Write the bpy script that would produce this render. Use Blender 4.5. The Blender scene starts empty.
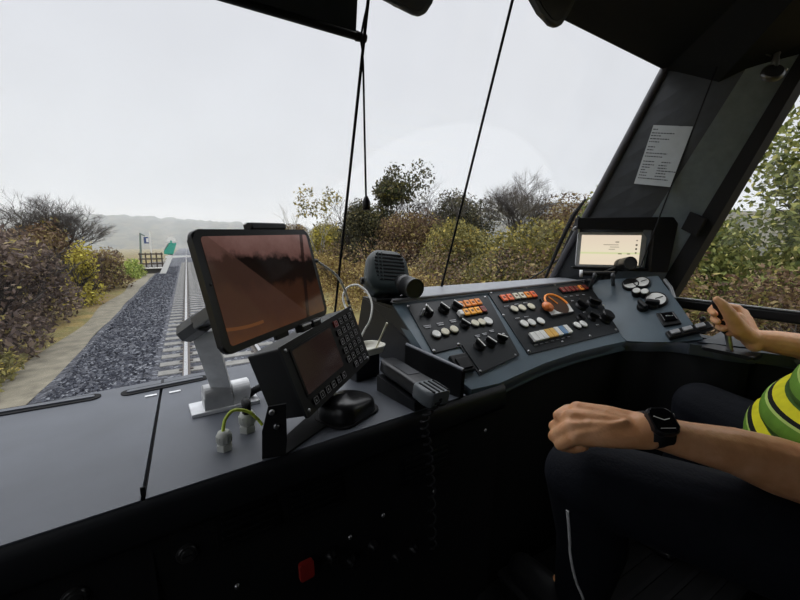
import bpy, bmesh, math, random
import numpy as np
from mathutils import Matrix, Vector

random.seed(7)
RNG = np.random.default_rng(11)
SC = bpy.context.scene
COL = SC.collection
SC.view_settings.view_transform = 'Standard'
SC.view_settings.look = 'None'
SC.view_settings.exposure = 0.0
SC.view_settings.gamma = 1.0
SC.view_settings.use_curve_mapping = False

# Layout is measured from the eye point of the photograph (the origin of all V coordinates below):
# X to the right of the train, Y forward along the track, Z up; everything is lifted by EYE at the end.
EYE = Vector((0, 0, 2.6))
FPX = 370.0
YAW, PITCH = math.radians(29.7), math.radians(9.1)
CR = Vector((math.cos(YAW), -math.sin(YAW), 0))
CF = Vector((math.sin(YAW) * math.cos(PITCH), math.cos(YAW) * math.cos(PITCH), -math.sin(PITCH)))
CU = CR.cross(CF)
V = lambda *a: Vector(a)
def ray(px, py): return CR * ((px - 400) / FPX) + CU * ((300 - py) / FPX) + CF
def onX(px, py, x): d = ray(px, py); return d * (x / d.x)
def onY(px, py, y): d = ray(px, py); return d * (y / d.y)
def onZ(px, py, z): d = ray(px, py); return d * (z / d.z)
def dep(px, py, t): return ray(px, py) * t
def onP(px, py, P, N): d = ray(px, py); return d * (P.dot(N) / d.dot(N))

# ------------------------------------------------------------------ materials
MATS = {}
def nd(nt, t, **kw):
    n = nt.nodes.new(t)
    for k, v in kw.items(): setattr(n, k, v)
    return n
def mat(name, col, rough=.5, metal=0., spec=.5, var=.12, scale=40., bump=0., bscale=300., emit=None, estr=0., coat=0., sheen=0.):
    if name in MATS: return MATS[name]
    m = bpy.data.materials.new(name); m.use_nodes = True
    nt = m.node_tree; b = nt.nodes['Principled BSDF']
    tc = nd(nt, 'ShaderNodeTexCoord')
    nz = nd(nt, 'ShaderNodeTexNoise'); nz.inputs['Scale'].default_value = scale; nz.inputs['Detail'].default_value = 4
    nt.links.new(tc.outputs['Object'], nz.inputs['Vector'])
    rp = nd(nt, 'ShaderNodeValToRGB')
    c = Vector(col)
    rp.color_ramp.elements[0].position = .3; rp.color_ramp.elements[1].position = .7
    rp.color_ramp.elements[0].color = (*(c * (1 - var)), 1); rp.color_ramp.elements[1].color = (*(c * (1 + var)), 1)
    nt.links.new(nz.outputs['Fac'], rp.inputs['Fac']); nt.links.new(rp.outputs['Color'], b.inputs['Base Color'])
    b.inputs['Roughness'].default_value = rough; b.inputs['Metallic'].default_value = metal
    b.inputs['Specular IOR Level'].default_value = spec
    if coat: b.inputs['Coat Weight'].default_value = coat
    if sheen: b.inputs['Sheen Weight'].default_value = sheen
    if bump:
        n2 = nd(nt, 'ShaderNodeTexNoise'); n2.inputs['Scale'].default_value = bscale; n2.inputs['Detail'].default_value = 3
        nt.links.new(tc.outputs['Object'], n2.inputs['Vector'])
        bp = nd(nt, 'ShaderNodeBump'); bp.inputs['Strength'].default_value = bump; bp.inputs['Distance'].default_value = .004
        nt.links.new(n2.outputs['Fac'], bp.inputs['Height']); nt.links.new(bp.outputs['Normal'], b.inputs['Normal'])
    if emit:
        b.inputs['Emission Color'].default_value = (*emit, 1); b.inputs['Emission Strength'].default_value = estr
    MATS[name] = m
    return m
def ramp(nt, fac, stops, interp='LINEAR'):
    r = nd(nt, 'ShaderNodeValToRGB'); r.color_ramp.interpolation = interp
    e = r.color_ramp.elements
    while len(e) > 1: e.remove(e[-1])
    e[0].position = stops[0][0]; e[0].color = (*stops[0][1], 1)
    for p, c in stops[1:]:
        x = e.new(p); x.color = (*c, 1)
    nt.links.new(fac, r.inputs['Fac'])
    return r.outputs['Color']
def glass_mat(name, film=False, tint=(1, 1, 1)):
    m = bpy.data.materials.new(name); m.use_nodes = True; nt = m.node_tree
    nt.nodes.remove(nt.nodes['Principled BSDF']); out = nt.nodes['Material Output']
    tr = nd(nt, 'ShaderNodeBsdfTransparent'); tr.inputs['Color'].default_value = (*tint, 1)
    gl = nd(nt, 'ShaderNodeBsdfGlossy'); gl.inputs['Roughness'].default_value = .02
    lw = nd(nt, 'ShaderNodeLayerWeight'); pw = nd(nt, 'ShaderNodeMath', operation='POWER'); pw.inputs[1].default_value = 5
    fr = nd(nt, 'ShaderNodeMath', operation='MULTIPLY_ADD'); fr.inputs[1].default_value = .6; fr.inputs[2].default_value = .015
    nt.links.new(lw.outputs['Facing'], pw.inputs[0]); nt.links.new(pw.outputs[0], fr.inputs[0])
    mx = nd(nt, 'ShaderNodeMixShader')
    nt.links.new(fr.outputs[0], mx.inputs['Fac']); nt.links.new(tr.outputs[0], mx.inputs[1]); nt.links.new(gl.outputs[0], mx.inputs[2])
    last = mx
    if film:   # thin film of road dirt outside the wiped arc, with a few smears
        tc = nd(nt, 'ShaderNodeTexCoord')
        sub = nd(nt, 'ShaderNodeVectorMath', operation='DISTANCE'); sub.inputs[1].default_value = film
        nt.links.new(tc.outputs['Object'], sub.inputs[0])
        mr = nd(nt, 'ShaderNodeMapRange'); mr.inputs['From Min'].default_value = .545; mr.inputs['From Max'].default_value = .56
        mr.inputs['To Min'].default_value = .0; mr.inputs['To Max'].default_value = .05
        nt.links.new(sub.outputs['Value'], mr.inputs['Value'])
        nz = nd(nt, 'ShaderNodeTexNoise'); nz.inputs['Scale'].default_value = 6; nz.inputs['Detail'].default_value = 6
        nt.links.new(tc.outputs['Object'], nz.inputs['Vector'])
        ml = nd(nt, 'ShaderNodeMath', operation='MULTIPLY'); nt.links.new(mr.outputs[0], ml.inputs[0]); nt.links.new(nz.outputs['Fac'], ml.inputs[1])
        df = nd(nt, 'ShaderNodeBsdfDiffuse'); df.inputs['Color'].default_value = (.4, .4, .4, 1)
        m2 = nd(nt, 'ShaderNodeMixShader'); nt.links.new(ml.outputs[0], m2.inputs['Fac'])
        nt.links.new(mx.outputs[0], m2.inputs[1]); nt.links.new(df.outputs[0], m2.inputs[2]); last = m2
    nt.links.new(last.outputs[0], out.inputs['Surface'])
    return m
def island_mat(name, stops, rough=.7, trans=.25):
    """each separate leaf or stone takes its own colour from the ramp"""
    m = bpy.data.materials.new(name); m.use_nodes = True; nt = m.node_tree; b = nt.nodes['Principled BSDF']
    g = nd(nt, 'ShaderNodeNewGeometry')
    c = ramp(nt, g.outputs['Random Per Island'], stops)
    nt.links.new(c, b.inputs['Base Color']); b.inputs['Roughness'].default_value = rough
    b.inputs['Specular IOR Level'].default_value = .2
    if trans:
        t = nd(nt, 'ShaderNodeBsdfTranslucent'); nt.links.new(c, t.inputs['Color'])
        x = nd(nt, 'ShaderNodeMixShader'); x.inputs['Fac'].default_value = trans
        nt.links.new(b.outputs[0], x.inputs[1]); nt.links.new(t.outputs[0], x.inputs[2])
        nt.links.new(x.outputs[0], nt.nodes['Material Output'].inputs['Surface'])
    return m

desk_m = mat('desk_grey_paint', (.088, .097, .115), .42, bump=.05, bscale=700, scale=12, var=.1)
console_m = mat('console_blue_grey_paint', (.088, .122, .148), .38, bump=.05, bscale=700, scale=12, var=.1)
plate_m = mat('panel_charcoal_plate', (.0095, .012, .0145), .45, spec=.35, bump=.04, bscale=600)
dark_m = mat('dark_housing', (.008, .009, .011), .45, spec=.35, bump=.05, bscale=500)
black_m = mat('black_plastic', (.0045, .0047, .0053), .4, spec=.35, bump=.04, bscale=500)
matte_m = mat('matte_black', (.006, .006, .007), .75, spec=.25)
gloss_m = mat('gloss_black', (.004, .004, .005), .12)
fascia_m = mat('fascia_black', (.0065, .0068, .0075), .65, spec=.25, bump=.05)
rubber_m = mat('rubber', (.008, .008, .009), .7, spec=.3)
steel_m = mat('steel', (.45, .45, .46), .35, metal=1)
alu_m = mat('arm_light_grey', (.78, .79, .80), .45, bump=.03)
alud_m = mat('arm_dark_grey', (.42, .425, .43), .4)
white_m = mat('white_plastic', (.75, .75, .72), .4)
cream_m = mat('cream_plastic', (.70, .66, .52), .45)
orange_m = mat('amber_lens', (.75, .24, .035), .35, emit=(.9, .28, .03), estr=.12)
amber_m = mat('yellow_amber_lens', (.80, .36, .04), .35, emit=(.95, .4, .03), estr=.15)
salmon_m = mat('orange_red_lens', (.72, .13, .04), .35, emit=(.9, .15, .03), estr=.1)
red_m = mat('dark_red_lens', (.22, .02, .015), .35)
redk_m = mat('red_plastic', (.30, .02, .015), .4)
blue_m = mat('blue_plastic', (.16, .28, .45), .4)
yellow_m = mat('yellow_plastic', (.75, .45, .12), .4)
knob_m = mat('orange_knob', (.62, .17, .04), .35)
pilot_m = mat('label_grey', (.50, .51, .54), .5)
gland_m = mat('gland_pale_grey', (.50, .51, .47), .5)
gy_m = mat('green_yellow_wire', (.50, .62, .06), .45, var=.5, scale=60)
cable_m = mat('white_cable', (.86, .86, .82), .45)
skin_m = None

# ------------------------------------------------------------------ mesh builder
def basis(d):
    d = Vector(d).normalized()
    a = Vector((0, 0, 1)) if abs(d.z) < .9 else Vector((1, 0, 0))
    x = d.cross(a).normalized(); return x, d.cross(x).normalized(), d
class Frame:
    """origin + axes; p(u, v, w) is a point of the frame"""
    def __init__(s, o, ex, ey, ez=None):
        s.o = Vector(o); s.x = Vector(ex).normalized(); s.y = Vector(ey).normalized()
        s.z = s.x.cross(s.y).normalized() if ez is None else Vector(ez).normalized()
        s.y = s.z.cross(s.x).normalized()
    def p(s, u, v=0, w=0): return s.o + s.x * u + s.y * v + s.z * w
    def uv(s, px, py):
        d = onP(px, py, s.o, s.z) - s.o; return d.dot(s.x), d.dot(s.y)
    def at(s, u, v=0, w=0): return Frame(s.p(u, v, w), s.x, s.y, s.z)
    def rot(s, a):
        c, n = math.cos(a), math.sin(a); return Frame(s.o, s.x * c + s.y * n, s.y * c - s.x * n, s.z)
    def M(s):
        m = Matrix.Identity(4)
        for i, a in enumerate((s.x, s.y, s.z)): m[0][i], m[1][i], m[2][i] = a
        m.translation = s.o; return m
WORLD = Frame((0, 0, 0), (1, 0, 0), (0, 1, 0))

class MB:
    def __init__(s): s.v = []; s.f = []; s.sm = []; s.mi = []; s.cur = 0
    def add(s, vs, fs, smooth=False):
        b = len(s.v); s.v += [tuple(v) for v in vs]
        for f in fs: s.f.append([b + i for i in f]); s.sm.append(smooth); s.mi.append(s.cur)
        return s
    def m(s, i): s.cur = i; return s
    def box(s, fr, size, c=(0, 0, 0), bev=0., seg=2):
        bm = bmesh.new(); bmesh.ops.create_cube(bm, size=1)
        for v in bm.verts: v.co = Vector((v.co.x * size[0] + c[0], v.co.y * size[1] + c[1], v.co.z * size[2] + c[2]))
        if bev > 0: bmesh.ops.bevel(bm, geom=list(bm.edges), offset=min(bev, min(size) * .49), segments=seg, affect='EDGES', profile=.5)
        bm.verts.index_update()
        s.add([fr.p(*v.co) for v in bm.verts], [[v.index for v in f.verts] for f in bm.faces], False); bm.free(); return s
    def prism(s, fr, poly, z0, z1, bev=0., smooth=False, seg=2):
        a = sum(poly[i][0] * poly[(i + 1) % len(poly)][1] - poly[(i + 1) % len(poly)][0] * poly[i][1] for i in range(len(poly)))
        if a < 0: poly = poly[::-1]
        bm = bmesh.new(); n = len(poly)
        lo = [bm.verts.new((p[0], p[1], z0)) for p in poly]; hi = [bm.verts.new((p[0], p[1], z1)) for p in poly]
        bm.faces.new(lo[::-1]); bm.faces.new(hi)
        for i in range(n): bm.faces.new((lo[i], lo[(i + 1) % n], hi[(i + 1) % n], hi[i]))
        if bev > 0: bmesh.ops.bevel(bm, geom=list(bm.edges), offset=bev, segments=seg, affect='EDGES', profile=.5)
        bm.verts.index_update()
        s.add([fr.p(*v.co) for v in bm.verts], [[v.index for v in f.verts] for f in bm.faces], smooth); bm.free(); return s
    def rrect(s, fr, w, h, r, z0, z1, bev=0., c=(0, 0), n=5):
        return s.prism(fr, rrect_pts(w, h, r, c, n), z0, z1, bev)
    def lathe(s, fr, prof, n=20, smooth=True):
        """prof = [(radius, height)] around fr.z"""
        vs, fs = [], []; ang = [2 * math.pi * i / n for i in range(n)]
        for r, z in prof: vs += [fr.p(r * math.cos(a), r * math.sin(a), z) for a in ang]
        for k in range(len(prof) - 1):
            for i in range(n):
                j = (i + 1) % n; fs.append((k * n + i, k * n + j, (k + 1) * n + j, (k + 1) * n + i))
        s.add(vs, fs, smooth)
        s.add(vs[:n][::-1], [list(range(n))]); s.add(vs[-n:], [list(range(n))]); return s
    def cyl(s, p0, p1, r0, r1=None, n=16, bev=0.):
        p0, p1 = Vector(p0), Vector(p1); x, y, z = basis(p1 - p0); L = (p1 - p0).length; r1 = r0 if r1 is None else r1
        fr = Frame(p0, x, y, z)
        if bev: return s.lathe(fr, [(r0 - bev, 0), (r0, bev), (r1, L - bev), (r1 - bev, L)], n, False)
        return s.lathe(fr, [(r0, 0), (r1, L)], n, True)
    def tube(s, pts, r, n=8, closed=False):
        pts = [Vector(p) for p in pts]; N = len(pts); vs, fs = [], []
        rs = r if isinstance(r, (list, tuple)) else [r] * N
        t0 = (pts[1] - pts[0]).normalized(); x, y, _ = basis(t0)
        for i, p in enumerate(pts):
            t = (pts[min(i + 1, N - 1)] - pts[max(i - 1, 0)]).normalized()
            x = (x - t * x.dot(t)).normalized(); y = t.cross(x)
            vs += [p + (x * math.cos(2 * math.pi * k / n) + y * math.sin(2 * math.pi * k / n)) * rs[i] for k in range(n)]
        for i in range(N - 1):
            for k in range(n):
                j = (k + 1) % n; fs.append((i * n + k, i * n + j, (i + 1) * n + j, (i + 1) * n + k))
        s.add(vs, fs, True); s.add(vs[:n][::-1], [list(range(n))]); s.add(vs[-n:], [list(range(n))]); return s
    def ball(s, fr, r, nu=20, nv=12):
        r = (r, r, r) if not isinstance(r, (tuple, list)) else r
        vs, fs = [], []
        for i in range(nv + 1):
            th = math.pi * i / nv
            for k in range(nu):
                ph = 2 * math.pi * k / nu
                vs.append(fr.p(r[0] * math.sin(th) * math.cos(ph), r[1] * math.sin(th) * math.sin(ph), r[2] * math.cos(th)))
        for i in range(nv):
            for k in range(nu):
                j = (k + 1) % nu; fs.append((i * nu + k, (i + 1) * nu + k, (i + 1) * nu + j, i * nu + j))
        return s.add(vs, fs, True)
    def grid(s, rows, smooth=True):
        n = len(rows[0]); vs = [p for r in rows for p in r]
        fs = [(i * n + k, i * n + k + 1, (i + 1) * n + k + 1, (i + 1) * n + k) for i in range(len(rows) - 1) for k in range(n - 1)]
        return s.add(vs, fs, smooth)
    def slab(s, top, off):
        """closed solid between polygon top (3D points) and the same polygon moved by off"""
        n = len(top); off = Vector(off); lo = [Vector(p) + off for p in top]
        nrm = Vector((0, 0, 0))
        for i in range(n): nrm += Vector(top[i]).cross(Vector(top[(i + 1) % n]))
        if nrm.dot(off) > 0: top = list(top)[::-1]; lo = lo[::-1]
        return s.add(list(top) + lo, [list(range(n)), list(range(n, 2 * n))[::-1]] + [(i, n + i, n + (i + 1) % n, (i + 1) % n) for i in range(n)])
    def build(s, name, mats, parent=None, label=None):
        mats = mats if isinstance(mats, (list, tuple)) else [mats]
        me = bpy.data.meshes.new(name)
        o = bpy.data.objects.new(name, me); COL.objects.link(o)
        P = np.array(s.v, dtype=float).reshape(-1, 3)
        if parent is None:
            lo, hi = P.min(0), P.max(0); org = Vector(((lo[0] + hi[0]) / 2, (lo[1] + hi[1]) / 2, lo[2]))
            o.location = org + EYE; P = P - np.array(org)
            BASE[o.name] = Matrix.Translation(org)
        else:
            mi = BASE[parent.name].inverted(); A = np.array(mi)
            P = P @ A[:3, :3].T + A[:3, 3]; o.parent = parent; BASE[o.name] = BASE[parent.name]
        me.from_pydata(P.tolist(), [], s.f)
        for m in mats: me.materials.append(m)
        me.polygons.foreach_set('use_smooth', s.sm); me.polygons.foreach_set('material_index', s.mi)
        me.update()
        if label: o['label'] = label
        return o
BASE = {}
def rrect_pts(w, h, r, c=(0, 0), n=5):
    out = []
    for cx, cy, a0 in ((w / 2 - r, h / 2 - r, 0), (-w / 2 + r, h / 2 - r, 90), (-w / 2 + r, -h / 2 + r, 180), (w / 2 - r, -h / 2 + r, 270)):
        for i in range(n + 1):
            a = math.radians(a0 + 90 * i / n); out.append((c[0] + cx + r * math.cos(a), c[1] + cy + r * math.sin(a)))
    return out
def tag(o, label, cat, group=None, kind=None):
    o['label'] = label; o['category'] = cat
    if group: o['group'] = group
    if kind: o['kind'] = kind
    return o
def thing(name, label, cat, fr, group=None, kind=None):
    o = bpy.data.objects.new(name, None); COL.objects.link(o)
    fr = fr if isinstance(fr, Frame) else Frame(fr, (1, 0, 0), (0, 1, 0))
    M = fr.M(); W = M.copy(); W.translation = M.translation + EYE; o.matrix_world = W
    o.empty_display_size = .05
    BASE[o.name] = M
    return tag(o, label, cat, group, kind)
def struct(o, label=None):
    o['kind'] = 'structure'
    if label: o['label'] = label
    return o
def spline(pts, n=8):
    pts = [Vector(p) for p in pts]; out = []
    for i in range(len(pts) - 1):
        p0, p1, p2, p3 = pts[max(i - 1, 0)], pts[i], pts[i + 1], pts[min(i + 2, len(pts) - 1)]
        for k in range(n):
            t = k / n
            out.append(.5 * ((2 * p1) + (p2 - p0) * t + (2 * p0 - 5 * p1 + 4 * p2 - p3) * t * t + (3 * p1 - p0 - 3 * p2 + p3) * t ** 3))
    return out + [pts[-1]]

# ================================================================== THE CAB SHELL
ZD = -.33            # desk top
ZF = -1.10           # cab floor
ZC = .80             # ceiling
XL, XR = -.95, 1.50  # inner faces of the side walls
YB = -.95            # inner face of the rear wall
def ws(x, z):        # the curved, raked windscreen
    return .945 - .385 * z - (.085 if x < .6 else .012) * (x - .6) ** 2
cabin_m = mat('cab_lining_charcoal', (.014, .016, .019), .6, spec=.3, bump=.05)
pillar_m = mat('pillar_charcoal_paint', (.030, .035, .042), .5, bump=.04)
trimg_m = mat('pillar_seal_grey', (.06, .06, .07), .5)

mb = MB(); mb.box(WORLD, (XR - XL + .2, 2.1, .05), ((XL + XR) / 2, 0.0, ZF - .025)); struct(mb.build('floor', mat('floor_rubber', (.012, .012, .013), .7, spec=.3)))
mb = MB(); mb.box(WORLD, (XR - XL + .2, 1.75, .05), ((XL + XR) / 2, -.20, ZC + .025)); struct(mb.build('ceiling', cabin_m))
mb = MB(); mb.box(WORLD, (XR - XL + .2, .05, ZC - ZF), ((XL + XR) / 2, YB - .025, (ZC + ZF) / 2)); struct(mb.build('wall_back', cabin_m))
# front wall below the windscreen
mb = MB(); rows = []
for z in (ZF, -.36): rows.append([V(x, ws(x, -.36) + .02, z) for x in np.linspace(XL - .05, XR, 24)])
rows2 = [[p + V(0, .05, 0) for p in r] for r in rows]
mb.grid(rows); mb.grid(rows2[::-1]); mb.grid([rows[1], rows2[1]])
struct(mb.build('wall_front', cabin_m))
# left wall, out of view; its side window is enlarged to light the driver
yw = lambda z: .62 - .4 * z
def wallbox(mb, poly, x0, x1): mb.prism(Frame((0, 0, 0), (0, 1, 0), (0, 0, 1)), poly, x0, x1)
mb = MB()
wallbox(mb, [(YB, ZF), (1.03, ZF), (1.03, -.35), (YB, -.35)], XL - .05, XL)
wallbox(mb, [(YB, .62), (.70, .62), (.62, ZC), (YB, ZC)], XL - .05, XL)
wallbox(mb, [(YB, -.35), (-.90, -.35), (-.90, .62), (YB, .62)], XL - .05, XL)
wallbox(mb, [(.80, -.35), (1.03, -.35), (.70, .62), (.45, .62)], XL - .05, XL)
struct(mb.build('wall_left', cabin_m))
mb = MB(); wallbox(mb, [(-.90, -.35), (.80, -.35), (.45, .62), (-.90, .62)], XL - .03, XL - .024)
struct(mb.build('window_3', glass_mat('left_window_glass')), 'unseen side window beside the long desk, enlarged to light the driver')
# right wall, its side window starts at the corner pillar
def sy(z): return .585 - .387 * (z + .0)      # front edge of the side window
wb, wt = -.325, .62
mb = MB()
wallbox(mb, [(YB, ZF), (1.02, ZF), (1.02, wb), (YB, wb)], XR, XR + .05)
wallbox(mb, [(YB, wt), (sy(wt), wt), (sy(ZC), ZC), (YB, ZC)], XR, XR + .05)
wallbox(mb, [(YB, wb), (-.62, wb), (-.62, wt), (YB, wt)], XR, XR + .05)
struct(mb.build('wall_right', cabin_m))
mb = MB(); wallbox(mb, [(-.62, wb), (sy(wb) + .02, wb), (sy(wt) + .02, wt), (-.62, wt)], XR + .03, XR + .036)
w2 = struct(mb.build('window_2', glass_mat('side_window_glass')), 'side window beside the driver')
mb = MB()
fr = Frame((0, 0, 0), (1, 0, 0), (0, 1, 0))
mb.box(fr, (.045, 1.30, .036), (XR + .002, .03, -.217), .008)
struct(mb.build('window_rail', black_m, w2))
mb = MB(); mb.box(fr, (.012, 1.26, .004), (XR - .018, .03, -.1975), .001); mb.build('window_rail_edge', mat('rail_edge_grey', (.25, .26, .26), .35), w2)
mb = MB()
mb.tube([V(XR + .01, sy(z) + .015, z) for z in np.linspace(wb, wt, 8)], .026, 8)
mb.build('window_seal', rubber_m, w2)

# A-pillar between windscreen and side window
def Wp(z): return V(1.323 + .146 * z, .945 - .42 * z, z)
def Mp(z): return V(1.412 + .03 * (z - .159), .668 - .50 * (z - .159), z)
def Sp(z): return V(1.5, sy(z), z)
zs = list(np.linspace(-.34, ZC, 16))
mb = MB()
mb.grid([[Wp(z), Wp(z).lerp(Mp(z), .5), Mp(z)] for z in zs], False)
mb.grid([[Sp(z), V(1.58, sy(z) + .05, z), V(1.45, .99 - .42 * z, z), Wp(z) + V(.015, .03, 0), Wp(z)] for z in zs], False)
struct(mb.build('trim_1', pillar_m), 'charcoal corner pillar between windscreen and side window')
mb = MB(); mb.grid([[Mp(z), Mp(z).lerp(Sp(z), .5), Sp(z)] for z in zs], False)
struct(mb.build('trim_6', mat('pillar_lit_facet_tone', (.17, .205, .24), .5, bump=.04)), 'window side facet of the pillar, coloured paler to look lit')  # same pillar, light on this facet put in as a paler blue-grey
mb = MB()
mb.tube([Wp(z) + V(-.004, -.002, 0) for z in zs], .013, 8)
struct(mb.build('trim_2', trimg_m), 'grey rubber seal running up the windscreen side of the pillar')
mb = MB()
mb.grid([[Mp(z).lerp(Sp(z), .74) + V(-.003, -.006, 0), Sp(z) + V(-.02, -.012, 0), Sp(z) + V(.03, -.014, 0)] for z in zs], False)
struct(mb.build('trim_3', rubber_m), 'black rubber seal on the side window edge of the pillar')

# windscreen
mb = MB(); xs = np.linspace(XL, 1.42, 30); zg = np.linspace(-.37, ZC, 20)
g1 = [[V(x, ws(x, z) + .012, z) for x in xs] for z in zg]; g2 = [[p + V(0, .006, 0) for p in r] for r in g1]
mb.grid(g1); mb.grid(g2[::-1])
org = V((XL + 1.42) / 2, 0, -.37)
wsg = mb.build('window_1', glass_mat('windscreen_glass', film=(0, 0, 0)), None, 'raked and slightly curved windscreen across the cab front')
struct(wsg)
cen = V(.76, 1.02, -.20) + EYE - wsg.location
for n in wsg.data.materials[0].node_tree.nodes:
    if n.type == 'VECT_MATH': n.inputs[1].default_value = cen
# header box over the right half of the windscreen
mb = MB()
mb.slab([V(.90, .745, .592), V(1.405, .712, .550), V(1.425, .575, .462), V(1.49, .44, .49), V(1.49, .02, .62), V(.90, .02, .66)], (0, 0, .30))
struct(mb.build('trim_4', mat('header_black', (.006, .007, .008), .7, spec=.2)), 'dark header box above the driver at the top of the windscreen')
mb = MB()
mb.box(WORLD, (1.85, .10, .08), (-.03, .62, .76), .01)
struct(mb.build('trim_5', cabin_m), 'dark lintel along the top of the windscreen')

# ================================================================== DRIVER'S DESK
desk = thing('driver_desk', "long dark grey driver's desk below the windscreen with black front and console", 'desk', V(.3, .6, ZF))
def fe(x): return .545 + .085 * x           # front edge of the desk top
def be(x): return ws(x, ZD) - .012          # back edge
SEAM = -.075
def lid(x0, x1):
    xs = np.linspace(x0, x1, 12); mb = MB()
    top = [V(x, fe(x), ZD) for x in xs] + [V(x, be(x), ZD) for x in xs[::-1]]
    return mb.slab(top, (0, 0, -.014))
lid(XL + .01, SEAM - .0028).build('lid', desk_m, desk)
lid(SEAM + .0028, .50).build('lid', desk_m, desk)
mb = MB(); mb.box(Frame(V(SEAM, .755, 0), (1, 0, 0), (0, 1, 0)), (.01, .42, .004), (0, 0, ZD - .013)); mb.build('seam', matte_m, desk)
# two long rounded air slots by the glass
def slot(x0, x1, y0, y1):
    a, b = V(x0, y0, ZD), V(x1, y1, ZD); fr = Frame((a + b) / 2, b - a, V(0, 1, 0)); L = (b - a).length
    mb = MB(); mb.rrect(fr, L, .036, .017, .0002, .0022); o = mb.build('air_slot', matte_m, desk)
    mb = MB(); mb.rrect(fr, L - .022, .014, .006, .0022, .005, .001); mb.build('slot_bar', desk_m, o)
slot(XL + .03, -.185, .955, .972); slot(-.150, .02, .962, .985)
for px, py in ((151, 396), (175, 392)):
    mb = MB(); c = onZ(px, py, ZD); mb.box(Frame(c, (1, .1, 0), (0, 1, 0)), (.022, .008, .002), (0, 0, .001), .0008); mb.build('hinge_plate', alu_m, desk)
# rounded front band and the vertical front
xs = list(np.linspace(XL + .01, .62, 18))
mb = MB(); prof = [(0, ZD - .002), (-.006, ZD - .006), (-.010, ZD - .016), (-.012, ZD - .045), (-.006, ZD - .06), (.01, ZD - .066)]
mb.grid([[V(x, fe(x) + dy, z) for dy, z in prof] for x in xs])
mb.build('edge_band', dark_m, desk)
mb = MB()
mb.grid([[V(x, fe(x) + .006, ZD - .05), V(x, fe(x) + .012, -.55), V(x, fe(x) + .03, ZF)] for x in xs], False)
mb.grid([[V(x, fe(x) + .06, ZD - .05), V(x, fe(x) + .06, ZF)] for x in xs][::-1], False)
mb.build('front_panel', fascia_m, desk)
FFR = Frame(V(0, fe(0) + .006, -.5), (1, .085, 0), (0, 0.05, 1))     # frame on the front face
FFR = Frame(FFR.o, FFR.x, FFR.y, FFR.x.cross(FFR.y))
def ffuv(px, py):
    d = onP(px, py, FFR.o, FFR.z) - FFR.o; return d.dot(FFR.x), d.dot(FFR.y)
sgn = 1 if FFR.z.y < 0 else -1
mb = MB()
u, v = ffuv(147, 560); mb.box(FFR, (.006, .8, .003), (SEAM, -.22, .002 * sgn)); mb.build('front_seam', matte_m, desk)
for (x0, y0, x1, y1) in ((220, 515, 276, 520), (290, 492, 340, 498), (404, 462, 446, 464)):
    (u0, v0), (u1, v1) = ffuv(x0, y0), ffuv(x1, y1); uc, vc = (u0 + u1) / 2, (v0 + v1) / 2; w = abs(u1 - u0)
    mb = MB(); mb.rrect(FFR, w + .014, .062, .004, .001 * sgn, .004 * sgn, 0, (uc, vc)); o = mb.build('vent_grille', black_m, desk)
    for k in range(5):
        mb = MB(); mb.box(FFR, (w, .0055, .006), (uc, vc - .024 + .012 * k, .006 * sgn), .0015); mb.build('slat', black_m, o)
for px, py in ((187, 552), (75, 596)):
    u, v = ffuv(px, py); f2 = FFR.at(u, v, 0) if sgn > 0 else Frame(FFR.p(u, v, 0), FFR.x, FFR.y * -1)
    mb = MB(); mb.lathe(f2, [(.014, 0), (.014, .004), (.0115, .007)], 20); mb.lathe(f2, [(.0085, .007), (.0075, .0095)], 16); o = mb.build('latch', mat('latch_dark_metal', (.05, .05, .05), .3, metal=.6), desk)
    mb = MB(); mb.box(f2, (.012, .002, .001), (0, 0, .0098)); mb.build('keyway', matte_m, o)
for px, py in ((237, 586), (434, 491), (350, 537), (485, 430), (383, 515)):
    u, v = ffuv(px, py); f2 = FFR.at(u, v, 0) if sgn > 0 else Frame(FFR.p(u, v, 0), FFR.x, FFR.y * -1)
    mb = MB(); mb.lathe(f2, [(.0042, 0), (.0042, .002), (.002, .0034)], 12); mb.build('screw', steel_m, desk)
# lower switch row with a red tag on the black front
(u, v) = ffuv(305, 567)
mb = MB(); mb.rrect(FFR, .024, .030, .003, .002 * sgn, .012 * sgn, .001, (u, v)); mb.build('red_switch', redk_m, desk, 'small red square switch low on the black front')
for px, py in ((330, 555), (350, 560), (372, 545), (395, 555), (412, 548)):
    u, v = ffuv(px, py); f2 = FFR.at(u, v, 0) if sgn > 0 else Frame(FFR.p(u, v, 0), FFR.x, FFR.y * -1)
    mb = MB(); mb.lathe(f2, [(.010, 0), (.010, .006), (.006, .010), (.006, .02)], 14); mb.build('knob', black_m, desk)

# ---- console: sloping panel bank behind the front edge
S = .72
P0 = V(.614, .602, -.33); PN = V(0, -S, 1).normalized()
PF = Frame(P0, (1, 0, 0), (0, 1, S))       # u along the bank, v up the slope
pc = lambda px, py: onP(px, py, P0, PN)
GA, GB, GC = V(1.284, .854, -.149), V(1.182, .645, -.300), V(1.400, .666, -.120)
GN = (GB - GA).cross(GC - GA).normalized()
if GN.z < 0: GN = -GN
GF = Frame(GA.lerp(GC, .5), GC - GA, GN.cross(GC - GA), GN)
gp = lambda px, py: onP(px, py, GA, GN)
arc = [pc(*p) for p in ((470, 390), (500, 383), (520, 374), (545, 363), (575, 353), (603, 346), (626, 341))]
arcg = [gp(*p) for p in ((626, 341), (650, 341), (675, 341))]
ledge_z = -.158
xl0, xl1 = pc(394, 304), pc(470, 390)
topL = V(.455, .84, ledge_z); topR = V(1.284, .856, -.149)
mb = MB()
bank = [V(.528, .604, -.329)] + arc[1:] + [GB, GA, V(.455, .836, -.163), V(.466, .70, -.26)]
mb.slab(bank, (0, .0, -.03)); mb.build('console_bank', console_m, desk)
mb = MB()
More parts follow.
